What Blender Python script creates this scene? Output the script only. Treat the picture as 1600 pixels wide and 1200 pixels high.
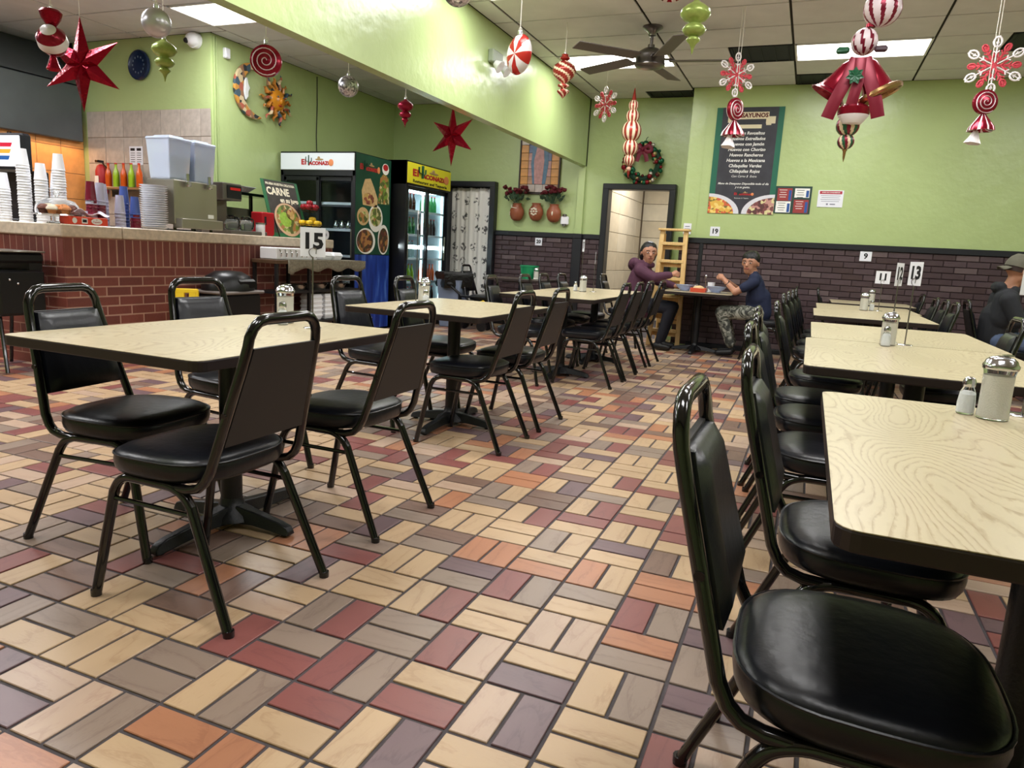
import bpy, bmesh, math, random
from mathutils import Vector, Matrix, Euler, noise
PI = math.pi
for o in list(bpy.data.objects): bpy.data.objects.remove(o)
SC = bpy.context.scene
COL = SC.collection
rnd = random.Random(7)

# ------------------------------------------------------------------ camera
CAM_LOC = Vector((1.308, -1.343, 1.098))
YAW, PITCH, ROLL, FPX = math.radians(-21.85), math.radians(10.378), math.radians(3.171), 1119.28
fw = Vector((math.sin(YAW)*math.cos(PITCH), math.cos(YAW)*math.cos(PITCH), -math.sin(PITCH)))
rr = fw.cross(Vector((0, 0, 1))).normalized(); uu = rr.cross(fw)
r2 = rr*math.cos(ROLL) + uu*math.sin(ROLL); u2 = -rr*math.sin(ROLL) + uu*math.cos(ROLL)
cd = bpy.data.cameras.new('camera'); cam = bpy.data.objects.new('camera', cd); COL.objects.link(cam)
cd.sensor_width = 36; cd.lens = FPX/1600*36; cd.clip_start = .02; cd.clip_end = 60
m = Matrix.Identity(4)
for i in range(3):
    m[i][0] = r2[i]; m[i][1] = u2[i]; m[i][2] = -fw[i]; m[i][3] = CAM_LOC[i]
cam.matrix_world = m
SC.camera = cam
SC.view_settings.view_transform = 'Standard'; SC.view_settings.look = 'None'
SC.view_settings.gamma = 1; SC.view_settings.use_curve_mapping = False
SC.view_settings.exposure = 0.26
w = bpy.data.worlds.new('world'); SC.world = w; w.use_nodes = True
w.node_tree.nodes['Background'].inputs[0].default_value = (.8, .85, .9, 1)
w.node_tree.nodes['Background'].inputs[1].default_value = .15

CEIL = 3.28
PX, PY = -1.60, 6.70          # origin of the right ceiling grid (lamps sit in its cells)
def area_light(x, y, z, sx, sy, power, col=(.95, .96, 1), rot=(0, 0, 0), spread=180):
    l = bpy.data.lights.new('lamp_light', 'AREA'); l.shape = 'RECTANGLE'; l.size = sx; l.size_y = sy
    l.energy = power; l.color = col; l.spread = math.radians(spread)
    o = bpy.data.objects.new('lamp_light', l); o.location = (x, y, z); o.rotation_euler = rot; COL.objects.link(o); return o
LAMP_W = 23
LAMPS = [(PX+.6215, PY+.305), (PX+.6215, PY-2.44+.305), (PX+.6215, PY-4.88+.305), (PX+.6215, PY-7.32+.305),
         (PX+3.1075, PY+.305), (PX+3.1075, PY-2.44+.305), (PX+3.1075, PY-4.88+.305), (PX+3.1075, PY-7.32+.305),
         (PX+5.59, PY-1.22+.305), (PX+5.59, PY-3.66+.305), (PX+5.59, PY-6.1+.305)]
LAMPS_LEFT = [(-4.2, 4.61), (-4.2, 2.17), (-4.2, -.27), (-6.7, 2.17), (-6.7,-.27), (-2.95, 7.05)]  # last one is an added unseen fill light for the dark far-left corner

# ------------------------------------------------------------------ materials
def lin(c):
    return tuple((x/12.92 if x <= .04045 else ((x+.055)/1.055)**2.4) for x in (c[0]/255, c[1]/255, c[2]/255)) + (1,)
class N:
    def __init__(s, name):
        s.m = bpy.data.materials.new(name); s.m.use_nodes = True; s.t = s.m.node_tree
        s.b = s.t.nodes['Principled BSDF']
    def n(s, typ, **k):
        x = s.t.nodes.new(typ)
        for a, v in k.items():
            if a.startswith('i_'):
                key = a[2:]; key = int(key) if key.isdigit() else key.replace('_', ' ')
                x.inputs[key].default_value = v
            else: setattr(x, a, v)
        return x
    def l(s, a, b): s.t.links.new(a, b)
    def ramp(s, fac, stops, interp='LINEAR'):
        r = s.n('ShaderNodeValToRGB'); r.color_ramp.interpolation = interp
        e = r.color_ramp.elements
        while len(e) < len(stops): e.new(.5)
        for i, (p, c) in enumerate(stops): e[i].position = p; e[i].color = c
        s.l(fac, r.inputs[0]); return r
    def bump(s, h, strength=.2, dist=.01):
        b = s.n('ShaderNodeBump'); b.inputs['Strength'].default_value = strength; b.inputs['Distance'].default_value = dist
        s.l(h, b.inputs['Height']); s.l(b.outputs[0], s.b.inputs['Normal'])
MATS = {}
def mat(name, col=(200, 200, 200), rough=.5, metal=0, var=0, vscale=8, emit=None, estr=0, trans=0, ior=1.45, bump=0, bscale=60, spec=.5, coat=0, alpha=1, sheen=0):
    if name in MATS: return MATS[name]
    g = N(name); b = g.b
    c = lin(col) if max(col) > 1 else tuple(col)+(1,)
    b.inputs['Base Color'].default_value = c; b.inputs['Roughness'].default_value = rough
    b.inputs['Metallic'].default_value = metal; b.inputs['IOR'].default_value = ior
    b.inputs['Specular IOR Level'].default_value = spec
    b.inputs['Transmission Weight'].default_value = trans; b.inputs['Coat Weight'].default_value = coat
    b.inputs['Alpha'].default_value = alpha
    tc = None
    if var or bump:
        tc = g.n('ShaderNodeTexCoord')
    if var:
        nz = g.n('ShaderNodeTexNoise', i_Scale=vscale, i_Detail=5.0)
        g.l(tc.outputs['Object'], nz.inputs['Vector'])
        lo = tuple(max(0, x*(1-var)) for x in c[:3])+(1,); hi = tuple(min(1, x*(1+var)) for x in c[:3])+(1,)
        r = g.ramp(nz.outputs['Fac'], [(.3, lo), (.7, hi)]); g.l(r.outputs[0], b.inputs['Base Color'])
    if bump:
        nb = g.n('ShaderNodeTexNoise', i_Scale=bscale, i_Detail=4.0); g.l(tc.outputs['Object'], nb.inputs['Vector'])
        g.bump(nb.outputs['Fac'], bump, .01)
    if emit:
        b.inputs['Emission Color'].default_value = lin(emit); b.inputs['Emission Strength'].default_value = estr
    MATS[name] = g.m
    return g.m

def grain_mat(name, base, dark, rough=.35, scale=(3.2, .8), freq=26, amt=.6, rand=True, along='X', coat=0):
    """printed or sawn wood figure: contour lines of a stretched noise field"""
    if name in MATS: return MATS[name]
    g = N(name); tc = g.n('ShaderNodeTexCoord'); mp = g.n('ShaderNodeMapping')
    sx, sy = scale
    mp.inputs['Scale'].default_value = (sy, sx, 1) if along == 'X' else (sx, sy, 1)
    src = tc.outputs['Object']
    if rand:
        oi = g.n('ShaderNodeObjectInfo'); ml = g.n('ShaderNodeMath', operation='MULTIPLY'); ml.inputs[1].default_value = 57.0
        g.l(oi.outputs['Random'], ml.inputs[0])
        ad = g.n('ShaderNodeVectorMath', operation='ADD'); g.l(src, ad.inputs[0]); g.l(ml.outputs[0], ad.inputs[1]); src = ad.outputs[0]
    g.l(src, mp.inputs[0])
    nz = g.n('ShaderNodeTexNoise', i_Scale=1.0, i_Detail=1.5, i_Roughness=.35); g.l(mp.outputs[0], nz.inputs['Vector'])
    mu = g.n('ShaderNodeMath', operation='MULTIPLY'); mu.inputs[1].default_value = freq; g.l(nz.outputs['Fac'], mu.inputs[0])
    fr = g.n('ShaderNodeMath', operation='FRACT'); g.l(mu.outputs[0], fr.inputs[0])
    fine = g.n('ShaderNodeTexNoise', i_Scale=22.0, i_Detail=5.0); g.l(mp.outputs[0], fine.inputs['Vector'])
    mx = g.n('ShaderNodeMath', operation='MULTIPLY_ADD'); g.l(fine.outputs['Fac'], mx.inputs[0]); mx.inputs[1].default_value = .9; mx.inputs[2].default_value = -.45
    ad2 = g.n('ShaderNodeMath', operation='ADD'); g.l(fr.outputs[0], ad2.inputs[0]); g.l(mx.outputs[0], ad2.inputs[1])
    b0, d0 = lin(base), lin(dark)
    mid = tuple(b0[i]*(1-amt*.35)+d0[i]*amt*.35 for i in range(3))+(1,)
    r = g.ramp(ad2.outputs[0], [(0, tuple(b0[i]*(1-amt)+d0[i]*amt for i in range(3))+(1,)), (.28, b0), (.7, b0), (1, mid)])
    big = g.n('ShaderNodeTexNoise', i_Scale=.6, i_Detail=2.0); g.l(mp.outputs[0], big.inputs['Vector'])
    hs = g.n('ShaderNodeHueSaturation'); g.l(r.outputs[0], hs.inputs['Color'])
    mr = g.n('ShaderNodeMapRange'); mr.inputs['To Min'].default_value = .82; mr.inputs['To Max'].default_value = 1.16; g.l(big.outputs['Fac'], mr.inputs[0]); g.l(mr.outputs[0], hs.inputs['Value'])
    g.l(hs.outputs[0], g.b.inputs['Base Color']); g.b.inputs['Roughness'].default_value = rough
    g.b.inputs['Coat Weight'].default_value = coat
    g.bump(fine.outputs['Fac'], .04, .004)
    MATS[name] = g.m; return g.m

def wall_paint():
    g = N('green_paint'); tc = g.n('ShaderNodeTexCoord')
    nz = g.n('ShaderNodeTexNoise', i_Scale=1.3, i_Detail=4.0); g.l(tc.outputs['Object'], nz.inputs['Vector'])
    r = g.ramp(nz.outputs['Fac'], [(.3, lin((170, 188, 128))), (.7, lin((178, 197, 136)))])
    g.l(r.outputs[0], g.b.inputs['Base Color']); g.b.inputs['Roughness'].default_value = .3
    n2 = g.n('ShaderNodeTexNoise', i_Scale=9.0, i_Detail=3.0); g.l(tc.outputs['Object'], n2.inputs['Vector'])
    g.bump(n2.outputs['Fac'], .25, .02)
    MATS['green_paint'] = g.m; return g.m
def glitter(name, sc, lo, hi):
    g = N(name); tc = g.n('ShaderNodeTexCoord'); v = g.n('ShaderNodeTexVoronoi', i_Scale=float(sc)); g.l(tc.outputs['Object'], v.inputs['Vector'])
    sp = g.n('ShaderNodeSeparateColor'); g.l(v.outputs['Color'], sp.inputs[0]); r = g.ramp(sp.outputs[0], [(0, lin(lo)), (1, lin(hi))]); g.l(r.outputs[0], g.b.inputs['Base Color'])
    g.b.inputs['Metallic'].default_value = .8; g.b.inputs['Roughness'].default_value = .3; g.bump(sp.outputs[1], .9, .01); MATS[name] = g.m; return g.m
GREEN = wall_paint()
BLACKMETAL = mat('black_gloss_enamel', (10, 10, 11), .14, spec=.6, coat=.3)
VINYL = mat('black_vinyl', (15, 17, 23), .33, bump=.12, bscale=35)
VINYLBACK = mat('brown_black_back_panel', (34, 31, 31), .55)
CAST = mat('black_cast_iron', (20, 21, 24), .42, bump=.15, bscale=120)
TRIM = mat('black_trim_paint', (26, 28, 34), .35)
EDGE = mat('dark_brown_vinyl_edge', (38, 28, 26), .45)
CHROME = mat('chrome', (205, 205, 210), .14, 1)
STEEL = mat('brushed_steel', (165, 163, 155), .32, 1)
NICKEL = mat('brushed_nickel', (128, 124, 122), .3, 1)
WHITE = mat('white_plastic', (232, 232, 236), .4)
PAPER = mat('white_paper', (228, 230, 238), .7)
INK = mat('black_ink', (16, 17, 22), .6)
GLASS = mat('clear_glass', (245, 250, 250), .03, trans=1, ior=1.3)
FOAM = mat('white_foam', (238, 240, 245), .6)
SKINM = None

# ------------------------------------------------------------------ mesh builder
class MB:
    def __init__(s): s.v = []; s.f = []; s.mi = []; s.sm = []
    def add(s, vs, fs, mi=0, M=None, smooth=True):
        o = len(s.v)
        if M is not None: vs = [M @ Vector(v) for v in vs]
        s.v += [tuple(v) for v in vs]
        for f in fs: s.f.append(tuple(i+o for i in f)); s.mi.append(mi); s.sm.append(smooth)
        return s
    def box(s, c, d, mi=0, M=None, bev=0):
        x, y, z = c; a, b, h = d[0]/2, d[1]/2, d[2]/2
        if bev <= 0:
            vs = [(x+i*a, y+j*b, z+k*h) for k in (-1, 1) for j in (-1, 1) for i in (-1, 1)]
            fs = [(0, 2, 3, 1), (4, 5, 7, 6), (0, 1, 5, 4), (1, 3, 7, 5), (3, 2, 6, 7), (2, 0, 4, 6)]
            return s.add(vs, fs, mi, M, False)
        e = min(bev, a*.98, b*.98, h*.98)
        vs = []; idx = {}
        for k in (-1, 1):
            for j in (-1, 1):
                for i in (-1, 1):
                    for ax in range(3):
                        p = [x+i*(a-e), y+j*(b-e), z+k*(h-e)]
                        p[ax] += (i, j, k)[ax]*e
                        idx[(i, j, k, ax)] = len(vs); vs.append(tuple(p))
        fs = []
        q = [(-1, -1), (1, -1), (1, 1), (-1, 1)]
        def K(ax, sgn, u, v):
            t = [0, 0, 0]; t[ax] = sgn; o = [n for n in range(3) if n != ax]; t[o[0]] = u; t[o[1]] = v; return tuple(t)
        for ax in range(3):
            for sg in (-1, 1):
                f = [idx[K(ax, sg, u, v)+(ax,)] for u, v in q]
                if (sg > 0) == (ax == 1): f.reverse()
                fs.append(tuple(f))
        for ax in range(3):
            o = [n for n in range(3) if n != ax]
            for s1 in (-1, 1):
                for s2 in (-1, 1):
                    t0 = [0, 0, 0]; t1 = [0, 0, 0]; t0[ax] = -1; t1[ax] = 1
                    t0[o[0]] = t1[o[0]] = s1; t0[o[1]] = t1[o[1]] = s2
                    t0, t1 = tuple(t0), tuple(t1)
                    fs.append((idx[t0+(o[0],)], idx[t1+(o[0],)], idx[t1+(o[1],)], idx[t0+(o[1],)]))
        for k in (-1, 1):
            for j in (-1, 1):
                for i in (-1, 1): fs.append((idx[(i, j, k, 0)], idx[(i, j, k, 1)], idx[(i, j, k, 2)]))
        return s.add(vs, fs, mi, M, False)
    def lathe(s, prof, seg=24, mi=0, M=None, matfn=None, smooth=True, sx=1, sy=1, rib=None):
        vs = []; fs = []; mis = []
        for (r, z) in prof:
            for k in range(seg):
                t = 2*PI*k/seg; q = r*(rib(t, z) if rib else 1)
                vs.append((q*math.cos(t)*sx, q*math.sin(t)*sy, z))
        n = len(prof)
        for i in range(n-1):
            for k in range(seg):
                k2 = (k+1) % seg
                fs.append((i*seg+k, i*seg+k2, (i+1)*seg+k2, (i+1)*seg+k))
                mis.append(matfn((k+.5)/seg, (prof[i][1]+prof[i+1][1])/2, i) if matfn else mi)
        if prof[0][0] > 1e-5: fs.append(tuple(reversed(range(seg)))); mis.append(mi if not matfn else matfn(0, prof[0][1], 0))
        if prof[-1][0] > 1e-5: fs.append(tuple(range((n-1)*seg, n*seg))); mis.append(mi if not matfn else matfn(0, prof[-1][1], n-1))
        o = len(s.v)
        if M is not None: vs = [M @ Vector(v) for v in vs]
        s.v += [tuple(v) for v in vs]
        for f, q in zip(fs, mis): s.f.append(tuple(i+o for i in f)); s.mi.append(q); s.sm.append(smooth)
        return s
    def cyl(s, p, r, h, mi=0, seg=20, M=None, r2=None):
        T = Matrix.Translation(p)
        if M is not None: T = M @ T
        return s.lathe([(r, 0), (r if r2 is None else r2, h)], seg, mi, T)
    def sph(s, c, r, mi=0, seg=16, rings=10, M=None, matfn=None):
        if not hasattr(r, '__len__'): r = (r, r, r)
        T = Matrix.Translation(c) @ Matrix.Diagonal((r[0], r[1], r[2], 1))
        if M is not None: T = M @ T
        prof = [(max(1e-6, math.sin(PI*i/rings)), -math.cos(PI*i/rings)) for i in range(rings+1)]
        return s.lathe(prof, seg, mi, T, matfn)
    def tube(s, pts, r, mi=0, seg=8, closed=False, flat=1.0, M=None, cap=True, up=None):
        pts = [Vector(p) for p in pts]; n = len(pts); vs = []; fs = []
        rs = r if hasattr(r, '__len__') else [r]*n
        prev = None
        for i, p in enumerate(pts):
            if closed: t = (pts[(i+1) % n]-pts[i-1])
            else: t = pts[min(i+1, n-1)]-pts[max(i-1, 0)]
            t.normalize()
            if prev is None:
                a = Vector(up) if up else (Vector((0, 0, 1)) if abs(t.z) < .9 else Vector((1, 0, 0)))
                nn = (a-t*a.dot(t)).normalized()
            else: nn = (prev-t*prev.dot(t)).normalized()
            prev = nn; bb = t.cross(nn)
            for k in range(seg):
                th = 2*PI*k/seg
                vs.append(p+nn*math.cos(th)*rs[i]+bb*math.sin(th)*rs[i]*flat)
        for i in range(n if closed else n-1):
            j = (i+1) % n
            for k in range(seg):
                k2 = (k+1) % seg; fs.append((i*seg+k, i*seg+k2, j*seg+k2, j*seg+k))
        if not closed and cap: fs.append(tuple(reversed(range(seg)))); fs.append(tuple(range((n-1)*seg, n*seg)))
        return s.add(vs, fs, mi, M, True)
    def prism(s, poly, z0, z1, mi=0, M=None, smooth=False, topmi=None):
        n = len(poly); vs = [(x, y, z0) for x, y in poly]+[(x, y, z1) for x, y in poly]
        s.add(vs, [tuple(reversed(range(n)))]+[(i, (i+1) % n, n+(i+1) % n, n+i) for i in range(n)], mi, M, smooth)
        o = len(s.v)-2*n; s.f.append(tuple(range(o+n, o+2*n))); s.mi.append(mi if topmi is None else topmi); s.sm.append(False)
        return s
    def grid(s, fn, nu, nv, mi=0, M=None, thick=0):
        vs = [fn(i/nu, j/nv) for j in range(nv+1) for i in range(nu+1)]
        fs = [(j*(nu+1)+i, j*(nu+1)+i+1, (j+1)*(nu+1)+i+1, (j+1)*(nu+1)+i) for j in range(nv) for i in range(nu)]
        return s.add(vs, fs, mi, M, True)
    def text(s, txt, size, M, mi=0, ext=.0008, align='CENTER', bold=0, shear=0):
        vs, fs = text_geo(txt, size, ext, align, bold, shear)
        return s.add(vs, fs, mi, M, False)
    def build(s, name, mats, parent=None, loc=(0, 0, 0), rot=(0, 0, 0), bevel=0, angle=40, solid=0, subd=0):
        me = bpy.data.meshes.new(name); me.from_pydata(s.v, [], s.f)
        if not isinstance(mats, (list, tuple)): mats = [mats]
        for q in mats: me.materials.append(q)
        me.polygons.foreach_set('material_index', [min(i, len(mats)-1) for i in s.mi])
        me.polygons.foreach_set('use_smooth', s.sm); me.update()
        if any(s.sm): me.set_sharp_from_angle(angle=math.radians(angle))
        ob = bpy.data.objects.new(name, me); COL.objects.link(ob); ob.location = loc; ob.rotation_euler = rot
        if parent is not None: ob.parent = parent
        if solid: q = ob.modifiers.new('solid', 'SOLIDIFY'); q.thickness = solid; q.offset = 0
        if bevel: q = ob.modifiers.new('bevel', 'BEVEL'); q.width = bevel; q.segments = 2; q.limit_method = 'ANGLE'
        if subd: q = ob.modifiers.new('sub', 'SUBSURF'); q.levels = subd; q.render_levels = subd
        return ob
_tc = {}
def text_geo(txt, size, ext, align, bold, shear):
    k = (txt, size, ext, align, bold, shear)
    if k in _tc: return _tc[k]
    cu = bpy.data.curves.new('txt', 'FONT'); cu.body = txt; cu.size = size; cu.extrude = ext; cu.align_x = align
    cu.align_y = 'CENTER'; cu.offset = bold; cu.shear = shear; cu.resolution_u = 2; cu.fill_mode = 'BOTH'
    o = bpy.data.objects.new('txt', cu); COL.objects.link(o)
    dg = bpy.context.evaluated_depsgraph_get(); dg.update()
    me = o.evaluated_get(dg).to_mesh()
    vs = [tuple(v.co) for v in me.vertices]; fs = [tuple(p.vertices) for p in me.polygons]
    bpy.data.objects.remove(o); bpy.data.curves.remove(cu)
    _tc[k] = (vs, fs); return _tc[k]

def dense(p, k):
    return [(a[0]+(b[0]-a[0])*i/k, a[1]+(b[1]-a[1])*i/k) for a, b in zip(p, p[1:]) for i in range(k)]+[p[-1]]
def T(x, y, z): return Matrix.Translation((x, y, z))
def R(a, ax): return Matrix.Rotation(a, 4, ax)
def S(x, y, z): return Matrix.Diagonal((x, y, z, 1))
def onback(x, y, z): return T(x, y, z) @ R(PI/2, 'X')          # a sheet standing in XZ, facing -Y
def onleft(x, y, z): return T(x, y, z) @ R(PI/2, 'Z') @ R(PI/2, 'X')   # a sheet standing in YZ, facing +X
def tag(o, label=None, cat=None, group=None, kind=None):
    if label: o['label'] = label
    if cat: o['category'] = cat
    if group: o['group'] = group
    if kind: o['kind'] = kind
    return o
def thing(name, label, cat, loc=(0, 0, 0), rz=0, group=None):
    o = bpy.data.objects.new(name, None); o.empty_display_size = .1; COL.objects.link(o)
    o.location = loc; o.rotation_euler = (0, 0, rz); return tag(o, label, cat, group)
def dup(root, loc, rz, label=None, group=None, rot=None, scale=None):
    r = root.copy(); COL.objects.link(r); r.location = loc; r.rotation_euler = rot or (0, 0, rz)
    if scale: r.scale = (scale,)*3 if not hasattr(scale, '__len__') else scale
    if label: r['label'] = label
    if group: r['group'] = group
    for ch in list(root.children):
        c = ch.copy(); COL.objects.link(c); c.parent = r
        for g in list(ch.children):
            d = g.copy(); COL.objects.link(d); d.parent = c
    return r
def arc(cx, cz, r, a0, a1, n=5):
    return [(cx+r*math.cos(a0+(a1-a0)*i/n), cz+r*math.sin(a0+(a1-a0)*i/n)) for i in range(n+1)]
def rpoly(w, h, r, n=5, cx=0, cy=0):
    out = []
    for (sx, sy, a) in ((1, 1, 0), (-1, 1, PI/2), (-1, -1, PI), (1, -1, 1.5*PI)):
        out += arc(cx+sx*(w/2-r), cy+sy*(h/2-r), r, a, a+PI/2, n)
    return out
def fillet(pts, r, n=4):
    pts = [Vector(p) for p in pts]; out = [pts[0]]
    for i in range(1, len(pts)-1):
        a, b, c = pts[i-1], pts[i], pts[i+1]
        d1 = (a-b); d2 = (c-b); k = min(r, d1.length*.49, d2.length*.49)
        p0 = b+d1.normalized()*k; p1 = b+d2.normalized()*k
        for t in range(n+1):
            u = t/n; out.append(p0*(1-u)**2+b*2*u*(1-u)+p1*u*u)
    out.append(pts[-1]); return out

# ================================================================= SETTING
def struct(name, mb, mats, parent=None, **k):
    o = mb.build(name, mats, parent, **k); o['kind'] = 'structure'; return o
WX1, WX0, WY0 = 6.5, -8.6, -3.6
YB, YM, XL, YT = 8.9, 8.4, -5.05, 5.1
# ---- floor of basket-weave pavers
U = .217
GROUT = mat('dark_grout', (70, 64, 66), .8, var=.2, vscale=30)
floor = struct('floor', MB().box(((WX0+WX1)/2, (WY0+12)/2, -.03), (WX1-WX0, 12-WY0, .05)), GROUT)
PAL = {'T': ((188, 159, 125), (157, 123, 91)), 'P': ((184, 157, 135), (159, 126, 106)), 'G': ((143, 124, 110), (111, 90, 80)), 'B': ((123, 97, 84), (89, 64, 56)), 'R': ((133, 79, 74), (108, 62, 61)), 'O': ((172, 118, 87), (139, 88, 66)), 'M': ((110, 86, 89), (82, 61, 66))}
TM = {}
for k, (a, b) in PAL.items():
    TM[k] = grain_mat('paver_'+k+'_x', a, b, .34, (9, 2.4), 6, .42, True, 'X')
    TM[k+'y'] = grain_mat('paver_'+k+'_y', a, b, .34, (9, 2.4), 6, .42, True, 'Y')
HAND = {(1,1):'GG',(0,1):'GR',(0,0):'RG',(1,0):'RG',(2,0):'RT',(2,1):'RP',(2,2):'TT',(1,2):'TR',(0,2):'TT',(1,-1):'TR',(2,-1):'TM',
 (3,-1):'PT',(3,0):'PM',(3,1):'MT',(4,1):'TG',(4,0):'TT',(4,2):'GO',(3,2):'PP',(3,3):'TG',(4,3):'RG',(4,4):'OO',(5,3):'MG',(5,2):'GT',(5,1):'GM',(5,0):'RP',
 (2,4):'OT',(3,4):'OT',(2,5):'GT',(3,5):'TM',(4,5):'BT',(3,6):'TT',(2,6):'TR',(4,6):'TR',(2,7):'TR',(3,7):'RT',(4,7):'RT',(2,8):'GT',(3,8):'TG',
 (1,7):'BB',(1,6):'TR',(1,5):'TT',(1,4):'OO',(1,3):'GM',(2,3):'RG',(-1,0):'TR',(-2,0):'TB',(-3,0):'TT',(-4,0):'BB',(-1,-1):'GG',(0,-1):'TG',
 (-2,-1):'TT',(-3,-1):'TG',(-2,-2):'MP',(-1,-2):'PG',(0,-2):'TO',(1,-2):'OT',(4,8):'TM',(3,9):'RT',(2,9):'TR',(2,10):'TT',(1,8):'TM',
 (1,9):'BT',(3,10):'TT',(2,11):'TT',(1,10):'TT',(3,11):'TR',(2,12):'GG',(1,11):'MT',(0,3):'TT',(0,4):'GB'}
trn = random.Random(11)
def pick(): return trn.choices('TPGBROM', (.29, .13, .17, .13, .11, .11, .06))[0]
cells = []
for i in range(int(WX0/U)-1, int(WX1/U)+1):
    for j in range(int(WY0/U)-1, int(YB/U)+1):
        hc = HAND.get((i, j)) or (pick()+pick())
        for h in (0, 1):
            if (i+j) % 2 == 0: cx, cy, ax = (i+.5)*U, (j+.25+.5*h)*U, 0
            else: cx, cy, ax = (i+.25+.5*h)*U, (j+.5)*U, 1
            if not (WX0 < cx < WX1 and WY0 < cy < YB): continue
            if cy > YM and cx > -.1: continue
            cells.append((cx, cy, ax, hc[h]))
invm = cam.matrix_world.inverted()
def view_px(p):
    q = invm @ Vector(p)
    if q.z > -.05: return None
    return (800+FPX*q.x/-q.z, 600-FPX*q.y/-q.z, -q.z)
def score(c):
    v = view_px((c[0], c[1], 0))
    if not v or not (-60 < v[0] < 1660 and -60 < v[1] < 1290): return 0
    return CAM_LOC.z/v[2]**3
cells.sort(key=score, reverse=True)
def tile_geo(mb, cx, cy, ax, lx, ly, mi, dz, th=.022, e=.0018):
    a, b = (lx/2, ly/2) if ax == 0 else (ly/2, lx/2)
    vs = [(cx+sx*a, cy+sy*b, dz-th) for sx, sy in ((-1,-1),(1,-1),(1,1),(-1,1))]
    vs += [(cx+sx*a, cy+sy*b, dz-e) for sx, sy in ((-1,-1),(1,-1),(1,1),(-1,1))]
    vs += [(cx+sx*(a-e), cy+sy*(b-e), dz) for sx, sy in ((-1,-1),(1,-1),(1,1),(-1,1))]
    fs = [(i, (i+1) % 4, 4+(i+1) % 4, 4+i) for i in range(4)]+[(4+i, 4+(i+1) % 4, 8+(i+1) % 4, 8+i) for i in range(4)]+[(8, 9, 10, 11)]
    mb.add(vs, fs, mi, None, False)
TL, TW = U-.0105, U/2-.0105
tmesh = {}
for k in PAL:
    mb = MB(); tile_geo(mb, 0, 0, 0, TL, TW, 0, 0); o = mb.build('floor_tile', TM[k]); tmesh[k] = o.data; bpy.data.objects.remove(o)
for (cx, cy, ax, k) in cells[:300]:
    o = bpy.data.objects.new('floor_tile', tmesh[k]); COL.objects.link(o); o.parent = floor
    o.location = (cx, cy, .0+trn.uniform(-.0006, .0006)); o.rotation_euler = (0, 0, PI/2*ax+(PI if trn.random() < .5 else 0))
mb = MB(); keys = [k for k in PAL]+[k+'y' for k in PAL]
for (cx, cy, ax, k) in cells[300:]:
    tile_geo(mb, cx, cy, ax, TL, TW, keys.index(k+('y' if ax else '')), trn.uniform(-.0006, .0006))
o = mb.build('floor_tiling', [TM[k] for k in keys], floor); o['kind'] = 'stuff'

# ---- walls
def walls(name, boxes, m=GREEN):
    mb = MB()
    for (x0, x1, y0, y1, z0, z1) in boxes: mb.box(((x0+x1)/2, (y0+y1)/2, (z0+z1)/2), (x1-x0, y1-y0, z1-z0))
    return struct(name, mb, m)
wall_back = walls('wall_back', [(-.13, WX1, YM, YM+.65, 0, CEIL)])
wall_alcove = walls('wall_alcove', [(XL-.15, -4.0, YB, YB+.15, 0, CEIL), (-4.0, -3.26, YB, YB+.15, 2.06, CEIL), (-3.26, -1.48, YB, YB+.15, 0, CEIL),
                                    (-1.48, -.57, YB, YB+.15, 2.06, CEIL), (-.57, -.13, YB, YB+.15, 0, CEIL), (-.33, -.13, YM+.012, YB, 0, CEIL), (-1.93, -1.83, YB-.05, YB, 0, CEIL)])
wall_left = walls('wall_left', [(XL-.15, XL, YT+.15, YB+.15, 0, CEIL)])
wall_kitchen = walls('wall_kitchen', [(-7.2, XL, YT, YT+.15, 0, CEIL)])
walls('wall_kitchen_side', [(WX0-.1, WX0, WY0, YT+.6, 0, CEIL), (WX0, -7.0, YT+.5, YT+.6, 0, CEIL)], mat('kitchen_wall_cream', (200, 190, 175), .6, var=.05))
walls('wall_right', [(WX1, WX1+.1, WY0, YM+.1, 0, CEIL)])
walls('wall_front', [(WX0, WX1, WY0-.1, WY0, 0, CEIL)])
walls('beam', [(-1.93, -1.83, WY0, YB, 2.37, CEIL)])
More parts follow.
